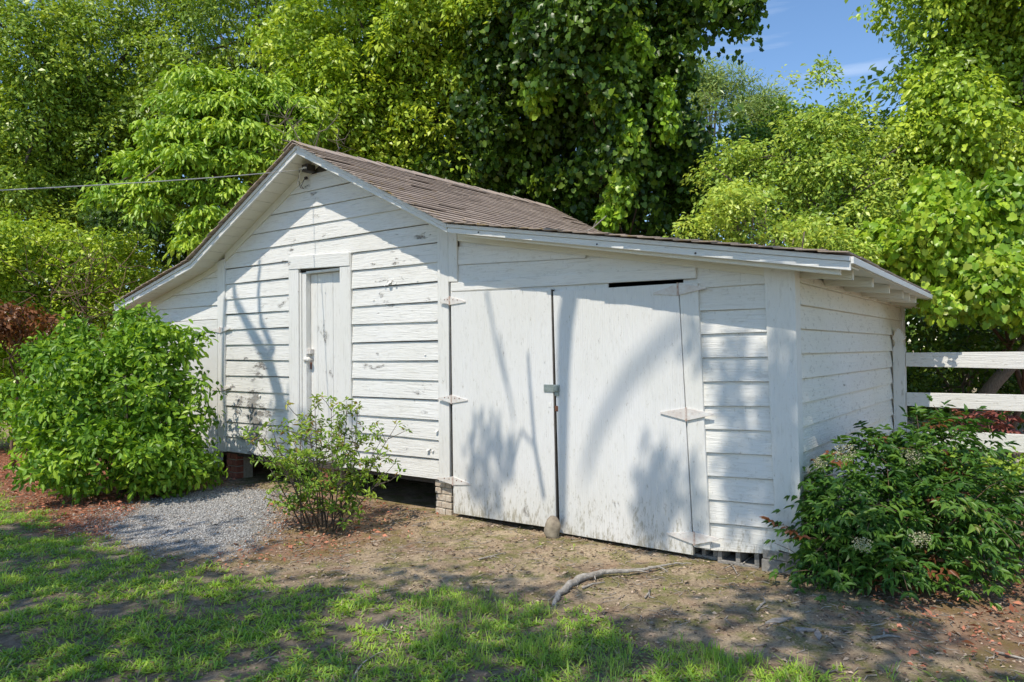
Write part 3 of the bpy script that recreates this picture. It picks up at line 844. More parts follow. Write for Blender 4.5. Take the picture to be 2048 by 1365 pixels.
MB().box(3.055, 3.33, -.045, .19, -.02, .073).build('concrete_block', M_cmu, shed, bev=.006)
block(2.46, 2.68, .06, .24, -.03, .12)

# insulator and drip loop under the peak
p = onY(612, 336, -.13)
ins = MB().box(p[0] - .05, p[0] + .05, -.155, -.035, p[2] - .045, p[2] + .04)
ins.build('insulator_block', M_black, shed, bev=.008)
for dx in (-.03, .005, .035):
    MB().tube([(p[0] + dx, -.157, p[2] - .01), (p[0] + dx, -.175, p[2] - .01)], [.012, .010], 8).build('insulator', M_porc, shed)
q = onY(613, 356, -.04); MB().tube([(q[0], -.036, q[2]), (q[0], -.06, q[2] - .01)], .018, 8).build('porcelain_tube', M_black, shed)
q2 = onY(601, 376, -.08)
MB().tube([q + [0, -.02, 0], q + [-.03, -.05, -.10], q2 + [.06, 0, -.02], q2, q2 + [-.04, 0, .12], [p[0] - .09, -.15, p[2] - .02]], .004, 5).build('drip_wire', M_black, shed)
q3 = onY(594, 372, -.12); MB().tube([q3, q3 + [.045, 0, .09], q3 + [.06, -.01, .2]], .006, 5).build('wire_end', M_porc, shed)

# curled paint flakes on the front
for px, py, s in ((781, 563, .055), (792, 566, .03), (770, 571, .02), (836, 561, .02), (875, 860, .04), (858, 897, .05), (866, 900, .03), (748, 600, .018), (851, 709, .02), (520, 790, .03), (640, 560, .015), (468, 657, .02)):
    b = onY(px, py, -.022); m1 = MB(); k = 5; vs = []
    for i in range(k):
        t = i / (k - 1)
        for sx in (-1, 1):
            vs.append((b[0] + sx * s * .5 * (1 - .3 * t) + rng.normal(0, .003), b[1] - .004 - s * .55 * t * t, b[2] + s * .2 - s * (t - .35 * t * t) + rng.normal(0, .002)))
    m1.add(vs, [(2 * i, 2 * i + 1, 2 * i + 3, 2 * i + 2) for i in range(k - 1)])
    m1.build('paint_flake', M_trimx, wall)

# ------------------------------------------------------------------ fence, stump, stone, root
M_fence = paint('weathered_white_fence_paint', 'x', peel=.15, dirt=.55, crack=.3, base=(.77, .755, .72))
M_fencep = paint('weathered_white_post_paint', 'z', peel=.1, dirt=.6, crack=.3, base=(.77, .755, .72))
M_bark = simple('grey_bark', (.17, .14, .11), (.07, .055, .04), 18, .9, 0, .8, .02, (6, 6, 1.2))
M_barkl = simple('pale_bark', (.30, .25, .20), (.15, .12, .09), 18, .9, 0, .8, .02, (6, 6, 1.2))
M_twig = simple('brown_twig', (.20, .12, .075), (.10, .06, .04), 30, .85)
M_root = simple('weathered_root_wood', (.50, .46, .40), (.24, .21, .175), 26, .9, 0, 1.0, .02)
M_stone = simple('lichen_grey_stone', (.40, .34, .25), (.15, .12, .09), 9, .9, 0, .6, .01)

fence = thing('fence', 'white three-rail board fence with a pointed post against the right wall of the shed', 'fence', (3.35, 3.85, 0))
FO = (3.35, 3.85, 0)
def fpost(xc, y0, w, top):
    r = w / 2
    prof = [(xc - r, -.1), (xc + r, -.1), (xc + r, top - .265), (xc + r + .004, top - .26), (xc + r + .004, top - .245), (xc + r, top - .24), (xc + r, top - .215)]
    half = [(.72, -.20), (.60, -.175), (.62, -.150), (.80, -.130), (1.0, -.122), (1.0, -.112), (.86, -.085), (.66, -.052), (.40, -.022), (.12, -.002)]
    prof += [(xc + r * a, top + b) for a, b in half]
    prof += [(xc - r * a, top + b) for a, b in reversed(half)]
    prof += [(xc - r, top - .215), (xc - r, top - .24), (xc - r - .004, top - .245), (xc - r - .004, top - .26), (xc - r, top - .265)]
    return MB().prismY(prof, y0, y0 + w).build('post', M_fencep, fence, FO, bev=.004)
fpost(3.39, 3.765, .118, 1.835)
fpost(5.95, 3.765, .118, 1.835)
for za, zb, h in ((1.405, 1.383, .155), (.962, .945, .150), (.535, .512, .165)):
    m1 = MB(); z0, z1 = za - (-.03), zb
    m1.hexa([(3.455, 3.80, za), (5.885, 3.80, za - .045), (5.885, 3.832, za - .045), (3.455, 3.832, za)],
            [(3.455, 3.80, za + h), (5.885, 3.80, za + h + .01), (5.885, 3.832, za + h + .01), (3.455, 3.832, za + h)])
    m1.build('rail', M_fence, fence, FO, bev=.004)
    m1 = MB().hexa([(6.015, 3.80, za - .045), (9, 3.80, za - .06), (9, 3.832, za - .06), (6.015, 3.832, za - .045)],
                   [(6.015, 3.80, za + h + .01), (9, 3.80, za + h), (9, 3.832, za + h), (6.015, 3.832, za + h + .01)])
    m1.build('rail', M_fence, fence, FO, bev=.004)

def lumpy(name, c, rad, mat, seed, amp=.14, lat=14, lon=18, power=1.0):
    g = np.random.default_rng(seed); ph = g.uniform(0, 6, 9); vs = []; fs = []
    for i in range(lat + 1):
        a = math.pi * i / lat
        for j in range(lon):
            b = 2 * math.pi * j / lon
            d = np.array([math.sin(a) * math.cos(b), math.sin(a) * math.sin(b), math.cos(a)])
            k = 1 + amp * (math.sin(2.3 * d[0] + ph[0]) * math.sin(2.7 * d[1] + ph[1]) + .5 * math.sin(4.5 * d[2] + ph[2] + 2 * d[0]) + .25 * math.sin(9 * d[0] + ph[3]) * math.sin(8 * d[1] + 7 * d[2] + ph[4]))
            vs.append(tuple(np.array(c) + d * np.array(rad) * k))
    for i in range(lat):
        for j in range(lon):
            fs.append((i * lon + j, (i + 1) * lon + j, (i + 1) * lon + (j + 1) % lon, i * lon + (j + 1) % lon))
    return MB().add(vs, fs).build(name, mat, smooth=True)
rp = onZ(1103, 1076)
st = lumpy('stone', (rp[0] - .01, -.155, .075), (.068, .07, .100), M_stone, 3, .16)
tag(st, 'egg-shaped brown stone propped against the double doors as a doorstop', 'stone')
sp = onZ(2022, 965); sp = at(2022, 955, 7.9)
M_stump = simple('flaking_pale_stump', (.55, .50, .45), (.28, .24, .2), 14, .9)
s1 = MB().tube([(sp[0], sp[1], -.05), (sp[0], sp[1], .12), (sp[0] + .01, sp[1], .34), (sp[0] + .01, sp[1], .40)], [.15, .125, .12, .07], 9).build('stump', M_stump)
tag(s1, 'short pale flaking tree stump beyond the lowest fence rail', 'stump')
rg = np.random.default_rng(17)
rk = np.array([onZ(*p) for p in [(1108, 1205), (1118, 1190), (1135, 1172), (1170, 1155), (1215, 1144), (1265, 1141), (1310, 1134), (1345, 1128), (1380, 1124)]])
tt = np.linspace(0, 8, 41); ri = np.array([.015, .021, .023, .024, .019, .014, .010, .007, .004]); zi = np.array([-.03, -.002, .003, .004, .001, -.004, -.003, -.001, -.008])
rp_ = np.stack([np.interp(tt, range(9), rk[:, k]) for k in range(2)], 1) + rg.normal(0, .006, (41, 2))
rpts = [np.array([a, b, z + rg.normal(0, .002)]) for (a, b), z in zip(rp_, np.interp(tt, range(9), zi))]
m1 = MB().tube(rpts, list(np.interp(tt, range(9), ri) * rg.uniform(.82, 1.15, 41)), 10)
for k in (9, 17, 25, 31):
    a = rpts[k]; d = np.append(rg.normal(0, .12, 2), -.012)
    m1.tube([a, a + d * .5 + [0, 0, .004], a + d], [.008, .006, .002], 6)
root = m1.build('tree_root', M_root, smooth=True)
tag(root, 'bent grey surface root running over the bare soil before the double doors', 'root')

# ------------------------------------------------------------------ plants
LM = dict(
    dark_oak=leaf_mat('leaf_small_mid_green', (.070, .115, .018), (.225, .305, .055)),
    yellow=leaf_mat('leaf_yellow_green', (.085, .140, .018), (.27, .355, .050)),
    dogwood=leaf_mat('leaf_fresh_green', (.075, .140, .020), (.24, .345, .060), rough=.40),
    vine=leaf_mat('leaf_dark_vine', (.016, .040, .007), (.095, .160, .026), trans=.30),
    vine_light=leaf_mat('leaf_grape_vine', (.070, .140, .016), (.24, .34, .045), extra=(.30, .37, .05)),
    privet=leaf_mat('leaf_privet', (.075, .130, .022), (.27, .35, .085), rough=.40),
    camellia=leaf_mat('leaf_camellia', (.036, .090, .012), (.19, .300, .040), trans=.30, rough=.40, spec=.35),
    azalea=leaf_mat('leaf_azalea', (.048, .098, .014), (.185, .250, .045), extra=(.30, .19, .06)),
    nandina=leaf_mat('leaf_nandina', (.015, .048, .013), (.085, .160, .036), extra=(.22, .085, .04), trans=.28, rough=.40),
    red=leaf_mat('leaf_red_nandina', (.20, .05, .045), (.42, .17, .15), gain=False),
    brown=leaf_mat('leaf_dead_orange_brown', (.12, .045, .016), (.30, .125, .045), trans=.2, gain=False),
    pine=leaf_mat('needle_pine', (.075, .125, .045), (.20, .26, .11), trans=.25),
    wood=leaf_mat('leaf_woodland', (.022, .050, .009), (.10, .155, .026)),
    weed=leaf_mat('leaf_understory', (.035, .085, .013), (.155, .235, .040)),
    shade=leaf_mat('leaf_shade_tree', (.03, .07, .01), (.10, .17, .03)),
)
def lobes_from(px_list, depth, lean=0.0):
    """each entry: photo x, y, depth offset, radius across, radius high, radius deep"""
    out = []
    for e in px_list:
        c = at(e[0], e[1], depth + e[2] + lean * (e[1] - 230) / 230); out.append((*c, e[3], e[5] if len(e) > 5 else e[3], e[4]))
    return out
def make_tree(name, label, cat, lobes, mat, base, trunk_top, n_spray, per, rs, ln, wd, r0=.16, tmpl='diamond', seed=1, lo=.5, flat=.22, droop=.35, upb=.75, bark=None, group=None, limbs=9, tint=(.15, .75), parts=0, extra_frac=.0, back=.45, wob=.25, tvar=.24, nrand=.75, sub_=6):
    rg = np.random.default_rng(seed)
    t = thing(name, label, cat, tuple(base), group)
    off = np.array(base, float)
    if sub_: lobes = sublobes(lobes, sub_, rg)
    c, o = shell(lobes, n_spray, lo, 1.0, back, rg)
    ax = unit(o * (1 - upb) + (np.array([0, 0, .5]) + .5 * SUN) * upb + rg.normal(0, .18, c.shape))
    r_ = rs * rg.uniform(.6, 1.35, len(c))
    p, a, n = sprays(c, ax, per, r_, flat, droop, nrand, rg)
    ti = np.repeat(rg.normal(sum(tint) / 2, tvar, len(c)), per) + rg.normal(0, .12, len(p))
    ti = np.clip(ti, .02, .84)
    if extra_frac: ti[rg.random(len(p)) < extra_frac] = .95
    q_ = rg.uniform(.5, 1.4, len(p)); l_ = ln * q_; w_ = wd * q_ * rg.uniform(.75, 1.2, len(p))
    ok = p[:, 2] > .05
    p, a, n, ti, l_, w_ = p[ok], a[ok], n[ok], ti[ok], l_[ok], w_[ok]
    sel = np.zeros(len(p), bool)
    if parts:
        d = np.linalg.norm(p - CAM, axis=1); d[~in_view(p, -10)] += 100
        sel[np.argsort(d + rg.uniform(0, .5, len(d)))[:parts]] = True
        leaf_objects(t, off, p[sel], a[sel], n[sel], l_[sel], w_[sel], ti[sel], tmpl, mat)
    q = ~sel
    leaf_mesh('crown' if cat == 'tree' else 'foliage', [leaf_arrays(p[q], a[q], n[q], l_[q], w_[q], ti[q], tmpl)], mat, t, off)
    if r0:
        mb = MB(); k = rg.choice(len(c), min(limbs, len(c)), replace=False)
        branchy(mb, base, list(c[k]), r0, trunk_top, rg, wob=wob)
        mb.build('trunk', bark or M_bark, t, off, smooth=True)
    return t

# the woods behind: one mass of leaves nobody could count
rg = np.random.default_rng(11)
wc, wo = [], []
for px, py, dp, rx, rz in [(-150, 420, 27, 5, 5), (60, 520, 26, 5, 4), (300, 420, 25, 5, 5), (560, 430, 24, 5, 4), (800, 380, 24, 5, 5), (1050, 350, 24, 5, 6), (1250, 420, 22, 4, 5), (1480, 470, 20, 4, 2.6), (1700, 480, 20, 4, 3), (1950, 420, 19, 4, 5), (2200, 400, 18, 4, 6), (1750, 690, 18, 4, 2.5), (2050, 690, 17, 4, 2.5), (100, 680, 24, 6, 3), (-300, 640, 22, 6, 4)]:
    wc.append((*at(px, py, dp), rx, rx * .6, rz))
c, o = shell(wc, 2600, .6, 1, .2, rg)
p, a, n = sprays(c, unit(o + [0, 0, .9]), 22, .75, .3, .4, .6, rg)
woodland = leaf_mesh('woodland', [leaf_arrays(p, a, n, rg.uniform(.16, .34, len(p)), rg.uniform(.10, .2, len(p)), np.clip(rg.normal(.3, .2, len(p)), .02, .84), 'diamond')], LM['wood'], None, None)
tag(woodland, 'dark mass of woodland filling the gaps between the trees', 'woodland', kind='stuff')

def gp(px, depth):
    q = at(px, 720, depth); return (q[0], q[1], -.05)

make_tree('broadleaf_tree', 'tall mid-green tree with fine small leaves rising at the far left', 'tree',
          lobes_from([(-60, 300, 0, 3.0, 3.2), (120, 250, 0, 2.8, 2.6), (260, 130, 1, 2.6, 2.2), (70, 110, 0, 2.2, 2.0), (120, 400, -1, 2.6, 2.2), (330, 250, 0, 2.2, 2.2), (180, 20, 1, 1.6, 1.0), (300, 20, 2, 2.0, 1.3), (-80, 30, 1, 1.5, 1.5)], 20, 1.0),
          LM['dark_oak'], gp(110, 20.5), at(160, 120, 20.5), 2250, 54, .45, .125, .058, .30, seed=21, limbs=26, droop=.25, tint=(.2, .8), lo=.6, upb=.5, sub_=9)
make_tree('broadleaf_tree', 'high airy tree with dark limbs showing at the top edge left of the centre', 'tree',
          lobes_from([(430, 60, 2, 2.4, 1.8), (540, 120, 1, 2.2, 1.8), (600, 20, 2, 2.2, 1.6), (400, 190, 1, 2.0, 1.6), (480, -40, 2, 2.0, 1.5)], 19.5, 2),
          LM['dark_oak'], gp(470, 20.5), at(600, -40, 20.5), 620, 46, .42, .13, .06, .26, seed=22, droop=.4, tint=(.25, .75), lo=.45, limbs=14, upb=.5, sub_=8)
make_tree('broadleaf_tree', 'yellow-green loose tree standing straight behind the roof ridge', 'tree',
          lobes_from([(700, 90, 0, 1.8, 1.8), (760, 200, -1, 1.7, 1.5), (680, 260, -1.2, 1.5, 1.3), (840, 60, 0, 1.8, 1.6), (860, 170, -.6, 1.4, 1.2), (780, 300, -1.6, 1.3, 1.0), (900, 320, -1.8, 1.1, .7), (640, 150, .4, 1.4, 1.4), (760, -60, .6, 1.8, 1.2), (960, 120, .2, 1.2, 1.0), (1010, 50, -.8, 1.2, .8), (1060, 120, -1.0, .7, .5), (1120, 10, -1.4, 1.0, .5), (960, 210, -.4, .7, .6), (1190, 15, -1.9, .7, .35)], 15.5, 1.4),
          LM['yellow'], gp(800, 16), at(790, 60, 16), 1950, 46, .32, .112, .056, .20, seed=23, droop=.25, tint=(.25, .84), lo=.45, limbs=26, upb=.5, sub_=8)
dl = []
for px, py, dz, rx, rz in [(420, 158, 0, .9, .13), (510, 165, .2, .7, .12), (575, 205, .2, .7, .12), (390, 205, -.2, .75, .11), (470, 212, 0, .8, .12), (325, 255, -.4, .75, .11), (430, 258, -.3, .9, .12), (540, 262, -.2, .7, .11), (275, 310, -.5, .6, .10), (390, 312, -.5, .9, .11), (490, 318, -.3, .7, .11), (240, 372, -.7, .5, .09), (340, 366, -.6, .7, .10), (440, 372, -.5, .6, .10), (610, 245, .4, .6, .12), (300, 405, -.8, .35, .08), (410, 425, -.7, .4, .10), (378, 472, -1, .28, .09), (455, 465, -.8, .35, .12), (500, 395, -.5, .4, .1)]:
    dl.append((*at(px, py, 12.6 + dz), rx, rx * .8, rz))
make_tree('dogwood_tree', 'light green dogwood with flat drooping tiers of leaves left of the gable', 'tree', dl, LM['dogwood'], gp(470, 13), at(500, 190, 13), 720, 34, .24, .125, .048, .10, tmpl='oval', seed=24, lo=.2, droop=.75, upb=.92, tint=(.35, .85), flat=.16, bark=M_barkl, limbs=22, wob=.35, sub_=0)
dw = [o for o in bpy.data.objects if o.name == 'dogwood_tree'][0]
rgb = np.random.default_rng(91); mb = MB()
for a0, b0 in (((640, 330), (545, 205)), ((625, 310), (680, 215)), ((600, 300), (530, 240)), ((655, 320), (700, 262)), ((610, 330), (560, 285)), ((560, 250), (600, 200))):
    A_, B_ = at(*a0, 11.9), at(*b0, 11.6); pth = [A_ + (B_ - A_) * t + rgb.normal(0, .05, 3) * math.sin(math.pi * t) for t in np.linspace(0, 1, 6)]
    mb.tube(pth, [.014, .012, .010, .008, .006, .003], 5)
    for k in range(5):
        q = pth[int(rgb.integers(1, 5))]; mb.tube([q, q + rgb.normal(0, .10, 3), q + rgb.normal(0, .2, 3) + [0, 0, .06]], [.005, .004, .002], 4, cap=False)
mb.build('dead_branch', M_barkl, dw, tuple(dw.location))
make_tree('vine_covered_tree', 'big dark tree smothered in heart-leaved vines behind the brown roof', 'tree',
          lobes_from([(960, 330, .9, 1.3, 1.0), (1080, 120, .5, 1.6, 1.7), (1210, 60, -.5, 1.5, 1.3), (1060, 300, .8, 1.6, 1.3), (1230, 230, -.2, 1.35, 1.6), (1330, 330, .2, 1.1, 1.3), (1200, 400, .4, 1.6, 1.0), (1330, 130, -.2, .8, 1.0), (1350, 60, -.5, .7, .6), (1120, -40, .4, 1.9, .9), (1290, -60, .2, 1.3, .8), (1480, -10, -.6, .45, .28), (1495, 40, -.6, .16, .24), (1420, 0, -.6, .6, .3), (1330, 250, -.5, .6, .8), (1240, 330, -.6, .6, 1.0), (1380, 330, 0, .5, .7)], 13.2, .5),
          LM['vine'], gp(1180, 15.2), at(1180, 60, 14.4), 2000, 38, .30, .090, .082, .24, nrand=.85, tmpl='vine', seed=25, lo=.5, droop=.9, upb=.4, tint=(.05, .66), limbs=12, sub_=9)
make_tree('vine_covered_tree', 'tall bright tree draped with vines at the upper right corner', 'tree',
          lobes_from([(1920, 60, .5, .95, 1.0), (1870, 190, 0, .72, .8), (1990, 150, .4, 1.2, 1.1), (1910, 260, -.2, .95, .85), (1830, 290, -.2, .55, .5), (2040, 300, .3, 1.3, 1.2), (1950, 360, .4, 1.0, .9), (2080, 40, .6, 1.5, 1.4), (1960, -60, .6, 1.8, 1.0), (1870, 360, .3, .8, .8)], 10.8),
          LM['yellow'], gp(1980, 11.4), at(1960, 60, 11.4), 1800, 38, .25, .082, .056, .16, tmpl='oval', seed=26, lo=.5, droop=.6, upb=.45, tint=(.15, .84), limbs=12, sub_=8)
make_tree('sapling', 'slim sapling with a dark stem and feathery top sprigs against the blue sky', 'tree',
          lobes_from([(1640, 330, 0, .75, .5), (1560, 350, .2, .7, .45), (1720, 370, .1, .7, .5), (1490, 310, .4, .55, .25), (1660, 440, 0, .85, .45), (1610, 255, 0, .42, .32), (1660, 260, 0, .4, .3), (1655, 150, 0, .14, .34), (1700, 210, .2, .22, .28), (1590, 185, 0, .12, .14), (1575, 150, 0, .07, .10), (1770, 300, .3, .45, .35), (1760, 440, .2, .8, .5), (1440, 350, .5, .45, .35), (1690, 270, 0, .35, .25)], 10.2),
          LM['privet'], gp(1660, 10.3), at(1650, 215, 10.2), 800, 24, .19, .07, .034, .055, seed=27, lo=.15, droop=.2, upb=.65, tint=(.35, .84), flat=.3, limbs=30, wob=.12, bark=M_bark, sub_=0)
make_tree('privet_shrub', 'pale small-leaved privet branches spreading just above the lean-to roof', 'shrub',
          lobes_from([(1480, 420, 0, .75, .40), (1560, 460, .1, .7, .35), (1430, 460, .1, .55, .25), (1640, 490, .1, .6, .3), (1700, 500, .2, .5, .25), (1520, 390, .3, .6, .3)], 9.0),
          LM['privet'], gp(1530, 9.2), at(1540, 500, 9.2), 380, 26, .19, .062, .032, .04, sub_=5, seed=28, lo=.2, droop=.25, upb=.85, tint=(.4, .84), limbs=22, bark=M_barkl, wob=.2)
make_tree('grape_vine', 'broad-leaved wild grape vine tumbling beside the eave over the right edge', 'vine',
          lobes_from([(1960, 430, 0, .75, .55), (2040, 500, 0, .8, .7), (1900, 470, .2, .55, .4), (1960, 560, -.2, .62, .5), (1880, 400, .5, .6, .45), (2070, 590, -.2, .6, .4), (1900, 560, .1, .42, .3), (1880, 595, -.75, .12, .09), (1800, 500, .7, .7, .35)], 8.6),
          LM['vine_light'], gp(2010, 9.2), at(2000, 430, 9.0), 1000, 26, .20, .074, .068, .05, nrand=1.0, sub_=6, tmpl='vine', seed=29, lo=.35, droop=.8, upb=.4, tint=(.25, .8), parts=300, extra_frac=.06, bark=M_twig)
make_tree('understory_shrub', 'dim glossy undergrowth with bare twigs behind the white fence rails', 'shrub',
          lobes_from([(1880, 660, 0, .9, .5), (2000, 690, -.3, .9, .5), (1840, 760, 0, .7, .5), (2080, 760, -.2, .8, .6), (1940, 760, .6, 1.0, .4), (2100, 640, 0, .9, .6)], 9.8),
          LM['wood'], gp(1950, 10.0), at(1900, 690, 10.0), 420, 24, .28, .075, .04, .04, seed=30, lo=.3, droop=.35, upb=.6, tint=(.2, .75), limbs=16, bark=M_barkl)
lt = thing('leaning_tree', 'sunlit bare trunk leaning behind the fence between the upper rails', 'tree', gp(1930, 9.2))
MB().tube([gp(1930, 9.2), at(1962, 800, 9.0), at(1990, 765, 8.9), at(2030, 722, 8.8), at(2090, 660, 8.8), at(2160, 560, 8.8)], [.10, .085, .08, .075, .07, .06], 9).build('trunk', M_barkl, lt, gp(1930, 9.2), smooth=True)
make_tree('bushy_tree', 'broad light green bushy tree filling the gap behind the slim sapling', 'tree',
          lobes_from([(1460, 300, .4, .8, .5), (1560, 300, .3, .9, .5), (1430, 390, 0, .9, .6), (1560, 400, 0, 1.1, .7), (1680, 390, 0, 1.0, .7), (1780, 360, 0, .9, .7), (1760, 460, -.2, 1.0, .6), (1650, 310, .4, .7, .45), (1820, 300, .4, .6, .5), (1560, 250, .4, .7, .4), (1660, 260, .4, .7, .4), (1750, 270, .4, .6, .4)], 13.2),
          LM['weed'], gp(1600, 13.6), at(1600, 330, 13.6), 1150, 34, .28, .082, .042, .12, seed=57, lo=.5, droop=.35, upb=.5, tint=(.15, .75), limbs=16)
make_tree('hanging_vine', 'bright heart-leaved vine curtain hanging down the front of the big dark tree', 'vine',
          lobes_from([(1225, 130, 0, .30, .6), (1262, 240, 0, .26, .5), (1240, 350, .1, .20, .45), (1150, 50, .2, .6, .32), (1070, 170, .5, .28, .3), (1255, 60, -.1, .35, .35), (1210, 420, .3, .2, .3), (1330, 200, .2, .15, .5)], 11.9),
          LM['vine_light'], gp(1230, 12.6), at(1225, 90, 12.4), 330, 20, .19, .095, .088, .03, nrand=.9, tmpl='vine', seed=58, lo=.3, droop=1.0, upb=.35, tint=(.05, .6), limbs=3, bark=M_twig, sub_=3)
make_tree('understory_shrub', 'dark shaded thicket in the hollow beneath the light green dogwood', 'shrub',
          lobes_from([(330, 450, 0, .8, .45), (440, 460, 0, .9, .5), (540, 420, 0, .8, .5), (260, 440, .3, .7, .4), (380, 520, 0, .8, .4), (300, 400, .4, .7, .4), (620, 380, .2, .6, .5)], 14.0),
          LM['wood'], gp(400, 14.2), at(420, 470, 14.2), 520, 30, .24, .09, .05, .05, seed=59, lo=.4, droop=.4, upb=.4, tint=(.0, .3), limbs=12)
# far pines in the gap of sky
for lab, ll, px, sd, g in (('far pine with a broken ragged crown beside the vine-covered tree', [(1430, 170, 0, 1.8, .9), (1465, 185, .5, 1.3, .6), (1410, 215, 0, 2, 1.0), (1390, 150, 0, 1.5, .8)], 1420, 31, 1), ('far rounded pine crown low in the gap of sky', [(1515, 215, 0, 1.7, .9), (1540, 240, 0, 2.0, 1.0), (1490, 240, 0, 1.6, .8), (1530, 200, 0, 1.0, .5)], 1520, 32, 2)):
    make_tree('pine_tree', lab, 'tree', lobes_from(ll, 44), LM['pine'], gp(px, 44), at(px, 190, 44), 320, 26, .55, .36, .06, .22, seed=sd, lo=.3, droop=-.1, upb=.5, sub_=5, tint=(.3, .8), flat=.6, limbs=10, bark=M_barkl, tmpl='diamond')

# hedge mass at the left
make_tree('overgrown_hedge', 'broad yellow-green overgrown hedge laced with brown vines at the left edge', 'hedge',
          lobes_from([(60, 520, 0, 1.25, .8), (180, 540, -.1, 1.1, .75), (-60, 560, 0, 1.2, 1.0), (120, 640, .1, 1.2, .8), (250, 590, 0, .7, .6), (40, 700, .1, 1.2, .9), (-60, 480, .3, 1.2, .7), (0, 800, .3, 1.3, .7), (-80, 760, .3, 1.2, .8), (140, 790, .4, 1.2, .7), (250, 500, .2, .5, .35)], 12.6),
          LM['yellow'], gp(100, 13.0), at(110, 560, 13.0), 1900, 34, .19, .072, .038, .05, sub_=9, seed=33, lo=.62, droop=.35, upb=.5, tint=(.3, .84), limbs=50, bark=M_twig, wob=.5)
mbv = MB(); rg = np.random.default_rng(5); ho = gp(100, 13.0)
for i in range(70):
    a = at(rg.uniform(60, 250), rg.uniform(520, 700), 11.6 + rg.uniform(-.3, .4)); q = [a]
    d = unit(np.append(rg.normal(0, 1, 2), rg.normal(.1, .7)))
    for j in range(5):
        d = unit(d + rg.normal(0, .35, 3)); q.append(q[-1] + d * .16)
    mbv.tube(q, [.006, .006, .005, .005, .004, .003], 4)
hv = [o for o in bpy.data.objects if o.name == 'overgrown_hedge'][0]
o = mbv.build('dead_vine', M_twig, hv, ho); o['kind'] = 'stuff'
make_tree('withered_shrub', 'withered shrub with orange-brown dead leaves under the hedge at the left', 'shrub',
          lobes_from([(30, 620, 0, .42, .18), (95, 645, 0, .28, .12), (-30, 640, 0, .5, .26), (20, 665, .1, .35, .16)], 10.4), LM['brown'], gp(30, 10.6), at(40, 640, 10.6), 100, 20, .16, .075, .04, .025, seed=34, lo=.3, droop=.5, upb=.6, tint=(.2, .8), bark=M_twig, sub_=0)

# camellia
cb = onZ(262, 985); CB = (cb[0], cb[1] - .0, 0)
dC = (np.array(CB) - CAM) @ FWD
cl = lobes_from([(235, 800, .05, .92, .72), (120, 800, .1, .55, .5), (345, 800, .0, .50, .56), (250, 905, -.05, .95, .42), (340, 920, -.1, .52, .35), (300, 690, .1, .52, .28), (180, 700, .15, .5, .28), (280, 655, .2, .24, .24), (250, 640, .2, .12, .22), (385, 690, 0, .2, .2), (90, 705, .15, .28, .2), (25, 790, .15, .2, .2), (150, 660, .2, .16, .16), (95, 850, .1, .36, .36)], dC)
def shrub_camellia():
    rg = np.random.default_rng(41)
    t = thing('camellia_shrub', 'dense rounded glossy green camellia on red mulch left of the shed', 'shrub', CB)
    c, o = shell(list(cl) + sublobes(cl, 5, rg, (.22, .40), .90)[:], 2050, .66, 1.04, .3, rg)
    ax = unit(o * .75 + np.array([0, 0, .45]) + rg.normal(0, .25, c.shape))
    p, a, n = sprays(c, ax, 9, .095 * rg.uniform(.7, 1.3, len(c)), .35, .45, .6, rg, sunb=.1)
    # long new shoots that break the outline
    for _ in range(46):
        k = rg.integers(len(c)); d_ = unit(o[k] * .8 + np.array([0, 0, .8]) + rg.normal(0, .3, 3)); q = 8
        s_ = np.linspace(.02, rg.uniform(.14, .30), q)[:, None]; pp = c[k] + d_ * s_
        sd = unit(np.cross(d_, rg.normal(0, 1, (q, 3)))); p = np.concatenate([p, pp]); a = np.concatenate([a, sd + d_ * .7]); n = np.concatenate([n, d_ + rg.normal(0, .3, (q, 3))])
    ti = np.concatenate([np.repeat(rg.normal(.42, .2, len(c)), 9), np.full(len(p) - 9 * len(c), .72)]) + rg.normal(0, .1, len(p)); ti = np.clip(ti, .02, .98)
    l_ = .092 * rg.uniform(.6, 1.25, len(p)); w_ = .041 * rg.uniform(.8, 1.2, len(p))
    ok = p[:, 2] > .03; p, a, n, ti, l_, w_ = p[ok], a[ok], n[ok], ti[ok], l_[ok], w_[ok]
    d = np.linalg.norm(p - CAM, axis=1); sel = np.zeros(len(p), bool); sel[np.argsort(d + rg.uniform(0, .9, len(d)))[:300]] = True
    leaf_objects(t, CB, p[sel], a[sel], n[sel], l_[sel], w_[sel], ti[sel], 'oval', LM['camellia'])
    q = ~sel
    leaf_mesh('foliage', [leaf_arrays(p[q], a[q], n[q], l_[q], w_[q], ti[q], 'oval')], LM['camellia'], t, CB)
    for k in range(9):
        an = rg.uniform(0, 6.28); b = np.array(CB) + [.08 * math.cos(an), .08 * math.sin(an), -.03]
        tp = np.array(CB) + [rg.uniform(.3, .7) * math.cos(an), rg.uniform(.3, .7) * math.sin(an), rg.uniform(.8, 1.4)]
        MB().tube([b, b * .6 + tp * .4 + [0, 0, .15], tp], [.022, .015, .006], 6).build('stem', M_bark, t, CB, smooth=True)
shrub_camellia()

